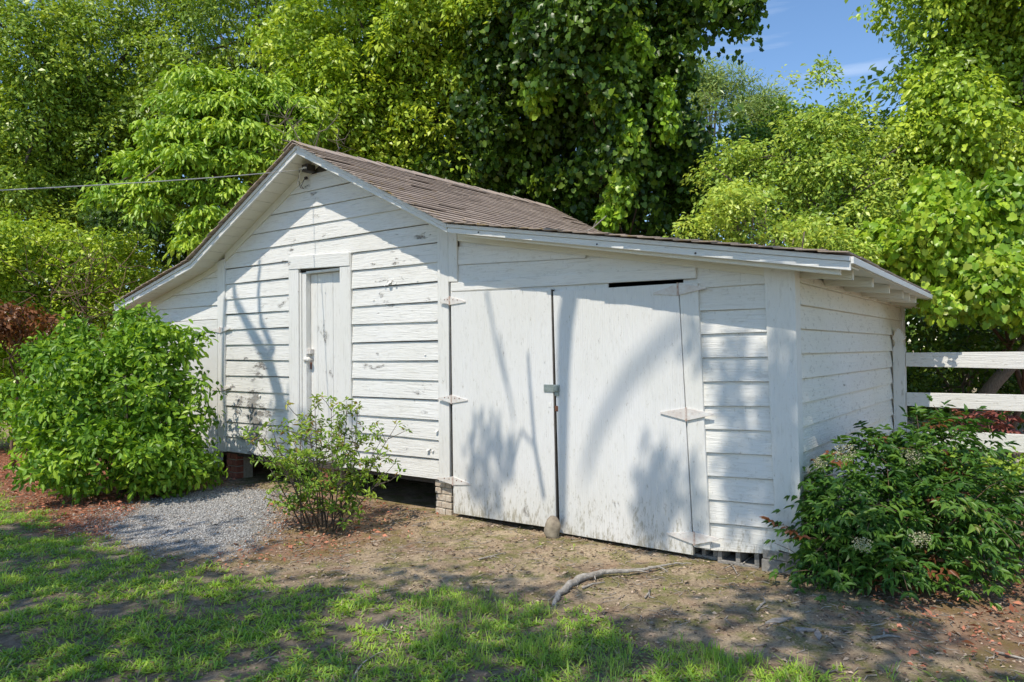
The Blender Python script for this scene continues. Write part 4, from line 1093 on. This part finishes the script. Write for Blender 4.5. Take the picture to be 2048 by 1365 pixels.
# azalea: open fan of thin stems, whorls of leaves at the tips
az = onZ(648, 1052); AZ_ = (az[0], az[1], 0)
def shrub_azalea():
    rg = np.random.default_rng(43)
    t = thing('azalea_shrub', 'open twiggy azalea with sparse olive leaves before the white plank door', 'shrub', AZ_)
    B = np.array(AZ_); tips, dirs = [], []
    for k in range(23):
        an = 2 * math.pi * (k + rg.uniform(-.4, .4)) / 23; sp_ = rg.uniform(.25, 1.0)
        R0 = .74 * sp_; H = rg.uniform(.55, 1.08) * (1.22 - .35 * sp_)
        b = B + [.26 * math.cos(an) * rg.random(), .22 * math.sin(an) * rg.random(), -.02]
        tp = B + [R0 * math.cos(an), R0 * math.sin(an), H]
        mid = b * .55 + tp * .45 + rg.normal(0, .04, 3) + [0, 0, .06]
        m1 = MB().tube([b, mid, tp], [.0065, .005, .0025], 5)
        for j in range(10):
            s = rg.uniform(.12, 1.0); a0 = (b * (1 - s) ** 2 + mid * 2 * s * (1 - s) + tp * s * s)
            e = a0 + unit(np.append(rg.normal(0, 1, 2) + .6 * np.array([math.cos(an), math.sin(an)]), rg.uniform(.2, 1.0))) * rg.uniform(.10, .28)
            m1.tube([a0, a0 * .5 + e * .5 + rg.normal(0, .012, 3), e], [.004, .003, .0018], 4, cap=False)
            tips.append(e); dirs.append(e - a0)
            if rg.random() < .55: tips.append(a0 * .45 + e * .55); dirs.append(e - a0)
        tips.append(tp); dirs.append(tp - mid)
        m1.build('stem', M_bark, t, AZ_, smooth=True)
    tips = np.array(tips); dirs = unit(np.array(dirs))
    ax = unit(dirs * .6 + np.array([0, 0, .7]) + rg.normal(0, .25, dirs.shape))
    p, a, n = sprays(tips, ax, 9, .028, .3, -.25, .4, rg)
    hgt = np.repeat(np.clip(tips[:, 2] / 1.2, 0, 1), 9)
    ti = np.clip(np.repeat(rg.normal(.42, .18, len(tips)), 9) + .22 * (hgt - .5) + rg.normal(0, .08, len(p)), .02, .84)
    ti[rg.random(len(p)) < .05] = .95
    l_ = .052 * rg.uniform(.7, 1.3, len(p)); w_ = .021 * rg.uniform(.8, 1.3, len(p))
    d = np.linalg.norm(p - CAM, axis=1); sel = np.zeros(len(p), bool); sel[np.argsort(d + rg.uniform(0, .5, len(d)))[:300]] = True
    leaf_objects(t, AZ_, p[sel], a[sel], n[sel], l_[sel], w_[sel], ti[sel], 'lance', LM['azalea'])
    q = ~sel
    leaf_mesh('foliage', [leaf_arrays(p[q], a[q], n[q], l_[q], w_[q], ti[q], 'lance')], LM['azalea'], t, AZ_)
shrub_azalea()

# nandina: canes with tiers of pinnate leaves, a few red ones, cream flower panicles
def nandina(name, label, B, lobes, n_frond, mat, seed, ln=.070, parts=300, canes=12, red=.05, panicles=(), tint=.38):
    rg = np.random.default_rng(seed); B = np.array(B, float)
    t = thing(name, label, 'shrub', tuple(B))
    c, o = shell(lobes, n_frond, .35, 1.0, .35, rg)
    P, A, Nn, T = [], [], [], []; rac = MB()
    for k in range(len(c)):
        d = unit(np.array([o[k][0], o[k][1], o[k][2] * .35 + .05]) + rg.normal(0, .35, 3))
        up = unit(np.array([0, 0, 1.]) + o[k] * .35 + rg.normal(0, .2, 3)); sd = unit(np.cross(up, d))
        base = c[k] - d * .14; tn = np.clip(rg.normal(tint, .17), .03, .84)
        if rg.random() < red: tn = .95
        ends = []
        for tt, s in ((.25, 1), (.25, -1), (.55, 1), (.55, -1), (1.0, 0)):
            st_ = base + d * .30 * tt - np.array([0, 0, .05 * tt * tt])
            dd = unit(d * (.55 if s else 1) + sd * s * .9 + np.array([0, 0, -.12])); lng = .11 * (1.15 - .5 * tt) if s else .05
            ends.append((st_, dd, lng))
        for st_, dd, lng in ends:
            s2 = unit(np.cross(up, dd))
            for q_, (f, s) in enumerate(((.55, 1), (.55, -1), (1., 1), (1., -1), (1.05, 0))):
                P.append(st_ + dd * lng * f); A.append(dd * (1 if s == 0 else .6) + s2 * s * .8 + np.array([0, 0, -.25]) + rg.normal(0, .12, 3))
                Nn.append(up + rg.normal(0, .3, 3)); T.append(np.clip(tn + rg.normal(0, .07), .02, .84) if tn < .9 else .95)
        if k % 3 == 0: rac.tube([base, base + d * .15, base + d * .30 - np.array([0, 0, .05])], [.0028, .002, .0015], 4, cap=False)
    P, A, Nn, T = map(np.array, (P, A, Nn, T))
    # the wall stays outside the leaves
    ok = (P[:, 2] > .03) & ~((P[:, 0] < XR + .05) & (P[:, 1] > -.09))
    P, A, Nn, T = P[ok], A[ok], Nn[ok], T[ok]
    l_ = ln * rg.uniform(.7, 1.25, len(P)); w_ = l_ * rg.uniform(.34, .46, len(P))
    sel = np.zeros(len(P), bool)
    if parts:
        d = np.linalg.norm(P - CAM, axis=1); d[~in_view(P, 0)] += 100; sel[np.argsort(d + rg.uniform(0, .6, len(d)))[:parts]] = True
        leaf_objects(t, B, P[sel], A[sel], Nn[sel], l_[sel], w_[sel], T[sel], 'lance', mat)
    q = ~sel
    leaf_mesh('foliage', [leaf_arrays(P[q], A[q], Nn[q], l_[q], w_[q], T[q], 'lance')], mat, t, B)
    o_ = rac.build('leaf_stalks', M_twig, t, B); o_['kind'] = 'stuff'; o_.name = 'leaf_stalk'
    for k in range(canes):
        an = rg.uniform(0, 6.28); b = B + [.14 * math.cos(an) * rg.random(), .14 * math.sin(an) * rg.random(), -.03]
        j = rg.integers(len(c)); tp = c[j]
        MB().tube([b, b * .5 + tp * .5 + [0, 0, .12], tp], [.009, .007, .004], 5).build('cane', M_twig, t, B, smooth=True)
    for pc, rad in panicles:
        k = 210; d = rg.normal(0, 1, (k, 3)); d = unit(d) * rg.uniform(.2, 1, (k, 1)) ** .6
        pp = np.array(pc) + d * np.array([rad, rad, rad * .8])
        leaf_mesh('flower_panicle', [leaf_arrays(pp, rg.normal(0, 1, (k, 3)), rg.normal(0, 1, (k, 3)), .011, .009, rg.uniform(.2, .8, k), 'diamond')], M_flower, t, B)
    return t
M_flower = leaf_mat('flower_bud_cream', (.32, .31, .16), (.56, .54, .38), trans=.2, gain=False)
NB = onZ(1815, 1150)
dN = (NB - CAM) @ FWD
nl = lobes_from([(1800, 1020, 0, .62, .42), (1700, 1030, -.1, .40, .36), (1920, 1010, .3, .55, .40), (1760, 1140, -.25, .52, .26), (1900, 1130, -.1, .50, .28), (1950, 985, .5, .42, .22), (1870, 890, .35, .42, .22), (1670, 960, .05, .26, .2), (1730, 900, .3, .22, .12), (1640, 1090, -.1, .24, .2), (1880, 1190, -.35, .30, .12)], dN)
pans = [(at(px, py, dN + dd), rad) for px, py, dd, rad in ((1690, 905, -.25, .085), (1825, 915, -.2, .075), (1725, 1090, -.75, .06), (1840, 1080, -.7, .07), (1640, 925, -.1, .05))]
nandina('nandina_shrub', 'leafy dark green nandina with cream flower sprays and few red leaves at the shed corner', NB * [1, 1, 0], nl, 520, LM['nandina'], 47, ln=.068, red=.03, panicles=pans)
RB = at(1985, 800, 8.2); RB = (RB[0], RB[1], 0)
nandina('red_nandina_shrub', 'small red-leaved nandina behind the fence under the middle rail', RB,
        lobes_from([(1960, 850, 0, .35, .18), (2020, 860, 0, .40, .2), (1925, 835, .1, .2, .1)], 8.2), 18, LM['red'], 48, ln=.085, parts=0, canes=6, red=0, tint=.5)
make_tree('ground_ivy', 'low sunlit green weeds growing under the fence behind the nandina', 'weeds',
          lobes_from([(1960, 930, 0, .5, .14), (2040, 940, 0, .4, .14), (1900, 920, .2, .4, .12)], 7.4), LM['weed'], gp(1960, 7.4), at(1960, 920, 7.4), 90, 20, .13, .05, .035, 0, seed=51, lo=.1, droop=.2, upb=.9, tint=(.5, .84), tmpl='oval', sub_=0)

# ------------------------------------------------------------------ the tree the photographer stands under (out of frame, it shades the lawn)
def shade_tree():
    rg = np.random.default_rng(61)
    B = (2.6, -12.5, -.05)
    t = thing('shade_tree', 'spreading tree behind the viewpoint whose boughs shade the lawn', 'tree', B)
    N_ = 9000
    gx, gy = rg.uniform(-7, 8, N_), rg.uniform(-5.2, 1.4, N_)
    e = np.interp(gx, [-7, -4.5, -3.2, -2.4, -1.6, -.5, .4, 1.3, 2.2, 3.2, 3.9, 4.6, 8], [-2.5, -2.5, -2.3, -1.75, -1.5, -2.0, -1.85, -1.3, -.85, -.4, .45, -.2, .1])
    v = np.sin(gx * 2.1 + gy * 3.3) + np.sin(gx * 3.7 - gy * 2.3 + 2) + .8 * np.sin(gx * 6.3 + gy * 5.9 + 1)
    edge = (e - gy)
    keep = (edge > rg.uniform(-.05, .45, N_)) & (v < np.where(gx < 1.2, .85, .12)) & ((edge > .55) | (v < .2))
    gx, gy = gx[keep], gy[keep]
    h = rg.uniform(6.8, 9.5, len(gx))
    c = np.stack([gx, gy, np.zeros_like(gx)], 1) + SUN[None] * (h / SUN[2])[:, None]
    ok = ~in_view(c, 160) | (((c - CAM) @ FWD) < .2)
    c = c[ok]
    k = rg.permutation(len(c))[:1000]; c = c[k]
    ax = unit(rg.normal(0, .3, c.shape) + [0, 0, 1])
    p, a, n = sprays(c, ax, 13, .30, .3, .3, .5, rg)
    leaf_mesh('crown', [leaf_arrays(p, a, n, .15 * rg.uniform(.7, 1.2, len(p)), .095, np.clip(rg.normal(.45, .2, len(p)), .02, .84), 'diamond')], LM['shade'], t, B)
    mb = MB()
    branchy(mb, B, list(c[rg.choice(len(c), 16, replace=False)]), .26, (2.6, -10.5, 8.5), rg, wob=.4)
    def cast(path, slant, r):
        """bough that passes over the yard: the points where its shadow lands, moved back towards the sun"""
        pts = []
        for (px, py), s, in zip(path, slant):
            q = onY(px, py, -.03)
            pts.append(q + SUN * s)
        mb.tube(pts, r, 7)
    cast([(1124, 1050), (1126, 900), (1128, 760), (1132, 660), (1145, 580), (1175, 500)], [7.2, 7.2, 7.3, 7.3, 7.4, 7.6], [.055, .060, .070, .085, .09, .09])
    cast([(1090, 1000), (1072, 900), (1064, 800), (1058, 715)], [5.4, 5.4, 5.4, 5.4], [.022, .018, .016, .012])
    cast([(1076, 905), (1045, 870), (1030, 930), (1015, 960)], [5.4, 5.5, 5.5, 5.6], [.012, .014, .012, .006])
    cast([(1015, 780), (995, 700), (985, 640), (975, 590)], [8.0, 8.0, 8.0, 8.0], [.010, .012, .014, .018])
    cast([(1030, 850), (1020, 790), (1010, 740), (1000, 680)], [9.0, 9.0, 9.0, 9.0], [.010, .014, .014, .014])
    cast([(1170, 960), (1200, 860), (1260, 760), (1330, 690), (1390, 640)], [19, 19, 19, 19, 19], [.03, .045, .05, .055, .055])
    cast([(575, 900), (560, 800), (535, 720), (500, 660), (470, 600), (462, 540)], [6.5, 6.5, 6.6, 6.7, 6.8, 7], [.085, .08, .07, .055, .045, .035])
    cast([(545, 700), (520, 640), (515, 580), (518, 520)], [6.5, 6.5, 6.5, 6.6], [.045, .035, .032, .03])
    cast([(452, 860), (446, 760), (447, 680), (450, 600)], [6.5, 6.5, 6.5, 6.6], [.03, .03, .03, .03])
    mb.build('trunk', M_bark, t, B, smooth=True)
    # leafy twigs whose soft blots fall on the doors and the corner
    blots = [(960, 950, .10, 10), (990, 900, .05, 6), (960, 880, .05, 5), (1010, 930, .06, 6), (985, 990, .10, 9), (1310, 1000, .14, 16), (1295, 940, .06, 6), (1330, 950, .06, 6), (1310, 1050, .14, 14), (1375, 960, .05, 5), (1385, 1010, .06, 6), (1470, 720, .10, 8), (1480, 800, .10, 12), (1490, 900, .14, 16), (1500, 1000, .12, 12), (1475, 950, .12, 10), (1390, 690, .05, 5), (1570, 700, .06, 8), (1565, 800, .12, 22), (1570, 900, .12, 26), (1560, 980, .12, 22), (1575, 1060, .10, 18), (1545, 760, .07, 10), (560, 850, .16, 26), (600, 860, .10, 12), (700, 850, .05, 3)]
    C2, R2, K2 = [], [], []
    for px, py, r, k in blots:
        q = onY(px, py, -.03) + SUN * rg.uniform(8.5, 10.5)
        for _ in range(k): C2.append(q + rg.normal(0, r * .5, 3) * [1, 1.2, 1.4])
    C2 = np.array(C2)
    C2 = C2[~in_view(C2, 60) | (((C2 - CAM) @ FWD) < .2)]
    p, a, n = sprays(C2, unit(rg.normal(0, .4, C2.shape) + [0, -.4, .7]), 5, .07, .4, .3, .6, rg)
    leaf_mesh('twig_foliage', [leaf_arrays(p, a, n, .10, .06, np.full(len(p), .4), 'diamond')], LM['shade'], t, B)
shade_tree()

# ------------------------------------------------------------------ service cable to the gable
ip = onY(604, 340, -.17)
hd = unit(np.array([.27, -.963]))
def cable_pt(s, z0, slope, sagk): return np.array([ip[0] + hd[0] * s, ip[1] + hd[1] * s, z0 + slope * s + sagk * s * s])
# pick the slope so that it leaves the frame where the photograph shows it
best = None
for s in np.linspace(2, 6, 400):
    q0 = np.array([ip[0] + hd[0] * s, ip[1] + hd[1] * s, 0]); dd = ray(0, 381)
    hdist = np.linalg.norm(q0[:2] - CAM[:2]); t = ((q0 - CAM)[:2] @ dd[:2]) / (dd[:2] @ dd[:2])
    err = np.linalg.norm(CAM[:2] + dd[:2] * t - q0[:2])
    if best is None or err < best[0]: best = (err, s, CAM[2] + dd[2] * t)
s1_, z1_ = best[1], best[2]
sl = (z1_ - ip[2]) / s1_
pts = [cable_pt(s, ip[2], sl - .02, .02 / s1_) for s in np.linspace(0, s1_ * 1.0, 16)]
end = np.array([2.55, -12.4, 5.0])
for t in np.linspace(.1, 1, 12): pts.append(pts[15] * (1 - t) + end * t - np.array([0, 0, .25 * math.sin(math.pi * t)]))
M_cable = simple('grey_service_cable', (.55, .53, .50), (.36, .34, .31), 60, .5)
cb_ = MB().tube(pts, .0048, 6).build('service_cable', M_cable, smooth=True)
tag(cb_, 'thin grey service cable sloping from under the gable peak to the left edge', 'cable')

# ------------------------------------------------------------------ ground cover
M_grass = leaf_mat('blade_crabgrass', (.085, .155, .030), (.245, .350, .078), extra=(.46, .40, .22), trans=.4, rough=.45)
M_fesc = leaf_mat('blade_fescue', (.085, .155, .036), (.24, .34, .09), extra=(.42, .37, .20), trans=.35, rough=.45)
M_clover = leaf_mat('leaf_clover', (.045, .105, .035), (.125, .215, .075), trans=.3)
M_litter = leaf_mat('dry_leaf_litter', (.08, .05, .033), (.58, .45, .33), gain=False, trans=.05, rough=.8, spec=.2)
M_chip = leaf_mat('bark_chip', (.22, .072, .040), (.64, .27, .165), gain=False, trans=.05, rough=.85, spec=.2)
M_peb = leaf_mat('gravel_stone', (.12, .118, .115), (.52, .505, .48), gain=False, trans=0.0, rough=.9, spec=.2)

def vnoise(x, y, s, seed):
    g = np.random.default_rng(seed); acc = 0
    for k in range(6):
        a = g.uniform(0, 6.28); f = s * g.uniform(.6, 2.2); acc = acc + np.sin((x * math.cos(a) + y * math.sin(a)) * f * 6.28 + g.uniform(0, 6.28))
    return acc / 3.2
def blades(name, mat, X_, Y_, per, ln, wd, spread, seed, dry=.03, rise=(.5, 1.2), curl=.6, tmean=.45):
    rg = np.random.default_rng(seed); n = len(X_) * per
    x = np.repeat(X_, per) + rg.normal(0, spread, n); y = np.repeat(Y_, per) + rg.normal(0, spread, n)
    z = gz(x, y)
    az_ = rg.uniform(0, 2 * np.pi, n); el = rg.uniform(*rise, n)
    l = np.repeat(ln * rg.uniform(.6, 1.25, len(X_)), per) * rg.uniform(.5, 1.2, n); w = wd * rg.uniform(.6, 1.2, n)
    d = np.stack([np.cos(az_) * np.cos(el), np.sin(az_) * np.cos(el), np.sin(el)], 1); s = np.stack([-np.sin(az_), np.cos(az_), np.zeros(n)], 1)
    p0 = np.stack([x, y, z], 1); V = np.empty((n, 7, 3))
    dn = np.array([0, 0, -1.])
    for i, (t, ww) in enumerate(((0, .6), (.4, 1.0), (.75, .75))):
        q = p0 + d * (l * t)[:, None] + dn * (curl * l * t * t * .5)[:, None]
        V[:, 2 * i] = q - s * (w * ww * .5)[:, None]; V[:, 2 * i + 1] = q + s * (w * ww * .5)[:, None]
    V[:, 6] = p0 + d * l[:, None] + dn * (curl * l * .55)[:, None]
    V[:, :, 2] = np.maximum(V[:, :, 2], gz(V[:, :, 0], V[:, :, 1]) + .002)
    fl = np.array([0, 1, 3, 2, 2, 3, 5, 4, 4, 5, 6]); sz = np.array([4, 4, 3])
    loops = (fl[None] + (np.arange(n) * 7)[:, None]).ravel()
    ti = np.clip(np.repeat(rg.normal(tmean, .15, len(X_)), per) + rg.normal(0, .10, n), .02, .8); ti[rg.random(n) < dry] = .95
    o = np_mesh(name, V.reshape(-1, 3), loops, np.tile(sz, n), mat, None, np.repeat(ti, 7))
    return o
def scatter(n, x0, x1, y0, y1, seed):
    g = np.random.default_rng(seed); x, y = g.uniform(x0, x1, n), g.uniform(y0, y1, n)
    P = np.stack([x, y, np.zeros(n)], 1)
    ok = in_view(P, 520)
    return x[ok], y[ok], g
x, y, g = scatter(60000, -14, 7, -5.2, -.6, 71)
ga = grass_amt(x, y); v = vnoise(x, y, .9, 1) + .5 * vnoise(x, y, 2.6, 2)
dist = np.hypot(x - CAM[0], y - CAM[1])
keep = (ga > g.uniform(.1, .8, len(x))) & (v > g.uniform(-.85, .25, len(x))) & (g.random(len(x)) < .72)
o = blades('crabgrass', M_grass, x[keep], y[keep], 10, .072, .0085, .020, 72, dry=.10, tmean=.50, rise=(.35, 1.15), curl=.7)
tag(o, 'bright broad-bladed crabgrass tufts in the lawn', 'grass', kind='stuff')
x, y, g = scatter(16000, -14, 7, -5.2, -.6, 73)
ga = grass_amt(x, y); v = vnoise(x, y, .55, 3) + .4 * vnoise(x, y, 2.1, 4)
spots = [onZ(950, 1230)[:2], onZ(1080, 1310)[:2], onZ(1540, 1325)[:2], onZ(1420, 1330)[:2], onZ(1250, 1350)[:2], onZ(900, 1200)[:2]]
near = np.min([np.hypot(x - s[0], y - s[1]) for s in spots], 0)
keep = (ga > .25) & (((v > .62) & (g.random(len(x)) < .35)) | (near < g.uniform(.05, .42, len(x))))
o = blades('fescue_grass', M_fesc, x[keep], y[keep], 14, .125, .0040, .020, 74, dry=.10, tmean=.42, rise=(.6, 1.45), curl=.5)
tag(o, 'finer taller clumps of fescue grass in the lawn', 'grass', kind='stuff')
# thin sprinkling over the bare strip
x, y, g = scatter(3600, -4, 5, -2.4, -.15, 75)
keep = (vnoise(x, y, .8, 6) > .45) & (g.random(len(x)) < .10) & ~poly_mask(GRAVEL, x, y)
o = blades('grass_seedlings', M_grass, x[keep], y[keep], 6, .045, .005, .012, 76, tmean=.5); tag(o, 'scattered grass seedlings on the bare soil', 'grass', kind='stuff'); o.name = 'grass_seedling'
# clover mat
x, y, g = scatter(110000, -14, 7, -5.2, -1.2, 77)
v = vnoise(x, y, .8, 7) + .4 * vnoise(x, y, 3.0, 8)
keep = (grass_amt(x, y) > .45) & (v > g.uniform(-.1, .45, len(x)))
x, y = x[keep], y[keep]; n = len(x)
P = np.stack([x, y, gz(x, y) + g.uniform(.006, .028, n)], 1)
o = leaf_mesh('clover', [leaf_arrays(P, np.stack([g.normal(0, 1, n), g.normal(0, 1, n), g.normal(0, .15, n)], 1), np.stack([g.normal(0, .3, n), g.normal(0, .3, n), np.ones(n)], 1), .020 * g.uniform(.7, 1.3, n), .017, np.clip(g.normal(.45, .18, n), .02, .84), 'diamond')], M_clover, None, None)
tag(o, 'low mats of clover between the grass tufts', 'clover')
# leaf litter
x, y, g = scatter(110000, -8, 8, -3.6, 4, 78)
far = np.hypot(x - CAM[0], y - CAM[1])
bare = 1 - grass_amt(x, y)
v = vnoise(x, y, 1.1, 9)
inside = (x > XL) & (x < XR) & (y > .1) & (y < 4.7)
keep = (g.random(len(x)) < np.clip(.16 + .8 * bare, 0, 1) * np.clip(.75 + .5 * v, .15, 1)) & ~inside & ~(poly_mask(GRAVEL, x, y) & (g.random(len(x)) < .6))
x, y = x[keep], y[keep]; n = len(x)
P = np.stack([x, y, gz(x, y) + g.uniform(.002, .012, n)], 1); ln_ = g.uniform(.008, .040, n) * np.where(g.random(n) < .06, 1.7, 1)
o = leaf_mesh('leaf_litter', [leaf_arrays(P, np.stack([g.normal(0, 1, n), g.normal(0, 1, n), g.normal(0, .12, n)], 1), np.stack([g.normal(0, .35, n), g.normal(0, .35, n), np.ones(n)], 1), ln_, ln_ * g.uniform(.12, .6, n), np.clip(g.normal(.42, .25, n), .02, .84), 'diamond')], M_litter, None, None)
tag(o, 'fine dry leaf litter and bark crumbs on the bare soil', 'leaf litter')
# red bark mulch
x, y, g = scatter(120000, -9, 8, -2.7, 8, 79)
m_ = soft(MULCH, x, y, .12) + .35 * soft(AZBED, x, y, .22) + .45 * soft(RBED, x, y, .15)
inside = (x > XL) & (x < XR) & (y > .1) & (y < 4.7)
keep = (g.random(len(x)) < m_) & ~inside & ~poly_mask(GRAVEL, x, y)
x, y = x[keep], y[keep]; n = len(x)
P = np.stack([x, y, gz(x, y) + g.uniform(.003, .030, n)], 1); ln_ = g.uniform(.012, .045, n) * np.where(g.random(n) < .1, 1.7, 1)
o = leaf_mesh('bark_mulch', [leaf_arrays(P, np.stack([g.normal(0, 1, n), g.normal(0, 1, n), g.normal(0, .3, n)], 1), np.stack([g.normal(0, .5, n), g.normal(0, .5, n), np.ones(n)], 1), ln_, ln_ * g.uniform(.3, .6, n), np.clip(g.normal(.42, .26, n), .02, .84), 'diamond')], M_chip, None, None)
tag(o, 'red-brown bark mulch under the camellia and shrubs', 'mulch')
# gravel
x, y, g = scatter(120000, -3.4, 0.2, -2.9, -.2, 80)
keep = g.random(len(x)) < np.clip(soft(GRAVEL, x, y, .30, 18) * 1.1, 0, 1) ** 1.2
x, y = x[keep][:26000], y[keep][:26000]; n = len(x)
r_ = g.uniform(.0038, .0085, n) * np.where(g.random(n) < .12, 1.7, 1)
oct_v = np.array([(1, 0, 0), (0, 1, 0), (-1, 0, 0), (0, -1, 0), (0, 0, .7), (0, 0, -.7)], float)
oct_f = [(0, 1, 4), (1, 2, 4), (2, 3, 4), (3, 0, 4), (1, 0, 5), (2, 1, 5), (3, 2, 5), (0, 3, 5)]
an = g.uniform(0, 6.28, n); V = np.empty((n, 6, 3))
for i in range(6):
    vx, vy, vz = oct_v[i]; sc_ = g.uniform(.7, 1.3, n)
    V[:, i, 0] = x + r_ * sc_ * (vx * np.cos(an) - vy * np.sin(an)); V[:, i, 1] = y + r_ * sc_ * (vx * np.sin(an) + vy * np.cos(an)); V[:, i, 2] = gz(x, y) + r_ * .35 + vz * r_ * sc_
fl = np.array(oct_f).ravel(); loops = (fl[None] + (np.arange(n) * 6)[:, None]).ravel()
o = np_mesh('gravel', V.reshape(-1, 3), loops, np.full(n * 8, 3), M_peb, None, np.repeat(np.clip(g.normal(.5, .25, n), 0, .84), 6))
tag(o, 'pale grey gravel path leading to the plank door', 'gravel', kind='stuff')

M_scrapt = simple('pale_dead_twig', (.42, .37, .30), (.16, .12, .09), 16, .9)
# crumbs of soil, small stones and snapped twigs
x, y, g = scatter(9000, -5, 6, -3.2, 3, 83)
keep = (g.random(len(x)) < .25 + .6 * (1 - grass_amt(x, y))) & ~((x > XL) & (x < XR) & (y > .02)) & ~poly_mask(GRAVEL, x, y)
x, y = x[keep][:5200], y[keep][:5200]; n = len(x); r_ = g.uniform(.003, .010, n) * np.where(g.random(n) < .04, 2.0, 1)
an = g.uniform(0, 6.28, n); V = np.empty((n, 6, 3))
for i in range(6):
    vx, vy, vz = oct_v[i]; sc_ = g.uniform(.6, 1.4, n)
    V[:, i, 0] = x + r_ * sc_ * (vx * np.cos(an) - vy * np.sin(an)); V[:, i, 1] = y + r_ * sc_ * (vx * np.sin(an) + vy * np.cos(an)); V[:, i, 2] = gz(x, y) + r_ * .3 + vz * r_ * sc_
loops = (fl[None] + (np.arange(n) * 6)[:, None]).ravel()
o = np_mesh('soil_crumb', V.reshape(-1, 3), loops, np.full(n * 8, 3), M_litter, None, np.repeat(np.clip(g.normal(.55, .25, n), 0, .84), 6))
tag(o, 'loose crumbs of soil and small stones on the bare ground', 'soil', kind='stuff')
x, y, g = scatter(4600, -5, 6, -3.2, 2, 84)
keep = (g.random(len(x)) < .2 + .6 * (1 - grass_amt(x, y))) & ~((x > XL) & (x < XR) & (y > .02)) & ~poly_mask(GRAVEL, x, y)
x, y = x[keep][:1500], y[keep][:1500]; mb = MB()
for i in range(len(x)):
    a_ = g.uniform(0, 6.28); l_ = g.uniform(.03, .16); z_ = float(gz(x[i], y[i])) + .005
    mb.tube([(x[i], y[i], z_), (x[i] + l_ * .5 * math.cos(a_), y[i] + l_ * .5 * math.sin(a_), z_ + g.uniform(0, .008)), (x[i] + l_ * math.cos(a_ + .4), y[i] + l_ * math.sin(a_ + .4), z_)], [.0038, .0032, .0016], 3, cap=False)
o = mb.build('snapped_twig', M_scrapt); tag(o, 'small snapped twigs strewn over soil and lawn', 'twigs', kind='stuff')

# ------------------------------------------------------------------ twigs and scraps on the ground
def stick(label, path, r, cat='stick', mat=None, lift=.012, fork=None):
    pts = [onZ(*p) for p in path]; pts = [p + np.array([0, 0, float(gz(p[0], p[1])) + lift]) for p in pts]
    m1 = MB().tube(pts, [r * (1 - .5 * i / (len(pts) - 1)) for i in range(len(pts))], 6)
    if fork:
        q = [onZ(*p) + np.array([0, 0, lift]) for p in fork]; m1.tube(q, [r * .7, r * .4], 5)
    o = m1.build('stick', mat or M_root, smooth=True); tag(o, label, cat, 'fallen sticks on the ground'); return o
stick('long thin curved stick lying in the lawn at the bottom edge', [(708, 1362), (714, 1345), (728, 1328), (752, 1312), (790, 1296)], .006)
stick('straight pale twig on the bare soil left of the big root', [(958, 1124), (985, 1116), (1012, 1108)], .006, fork=[(985, 1116), (998, 1119)])
stick('small forked pale twig in the grass left of the centre', [(762, 1245), (774, 1258), (790, 1262)], .005, fork=[(772, 1255), (778, 1238)])
stick('short thick grey twig lying directly below the big root', [(1165, 1172), (1185, 1163), (1210, 1158)], .008)
stick('bent grey twig on the soil right of the big root', [(1290, 1188), (1296, 1180), (1300, 1172), (1298, 1186), (1310, 1190)], .006)
stick('thin whitish stick leaning out of the concrete block under the shed', [(1487, 1128), (1500, 1118), (1516, 1107)], .005, lift=.03)
stick('dry forked stem on the soil before the concrete blocks', [(1458, 1120), (1468, 1132), (1474, 1144)], .007, fork=[(1468, 1132), (1450, 1140)])
stick('crooked dead twig on the bare ground left of the nandina', [(1514, 1222), (1522, 1212), (1530, 1206), (1526, 1196)], .008)
stick('long pale straight stick on the soil at the right edge', [(1990, 1298), (2030, 1308), (2075, 1320)], .008)
stick('rough dark branch piece lying on the pink soil at lower right', [(1745, 1280), (1775, 1274), (1800, 1276)], .010, fork=[(1768, 1276), (1768, 1262)])
M_scrap = simple('grey_bark_scrap', (.34, .32, .30), (.18, .165, .15), 18, .9)
for lab, pts in (('flat grey piece of bark on the soil left of the nandina', [(1530, 1248), (1545, 1238), (1585, 1238), (1560, 1246)]), ('upright grey bark chip on the soil below the nandina', [(1628, 1268), (1635, 1258), (1644, 1272), (1638, 1280)]), ('slender whitish bark strip beside the grey bark chip', [(1590, 1256), (1632, 1259), (1630, 1263), (1592, 1262)])):
    P = [onZ(*p) for p in pts]; m1 = MB()
    zt = [.014, .010, .016, .009]
    b = [(p[0], p[1], .004 + float(gz(p[0], p[1]))) for p in P]; tt = [(p[0], p[1], z + float(gz(p[0], p[1]))) for p, z in zip(P, zt)]
    m1.hexa(b, tt); o = m1.build('bark_piece', M_scrap); tag(o, lab, 'bark', 'pieces of bark on the ground')
st2 = thing('roof_twig', 'bare grey twig lying over the shingles behind the lean-to rake', 'twig', tuple(at(1252, 472, 7.0)))
bpy.data.objects.remove(st2)
p0 = np.array([1.25, .35, rooftop(1.25, .35) + .02])
m1 = MB().tube([p0, p0 + [.16, .02, .06], p0 + [.30, .03, .16]], [.008, .006, .003], 6).tube([p0 + [.16, .02, .06], p0 + [.20, .03, .13]], [.004, .002], 5)
o = m1.build('twig', M_root, smooth=True); tag(o, 'bare grey twig sticking up from the shingles behind the lean-to rake', 'twig')
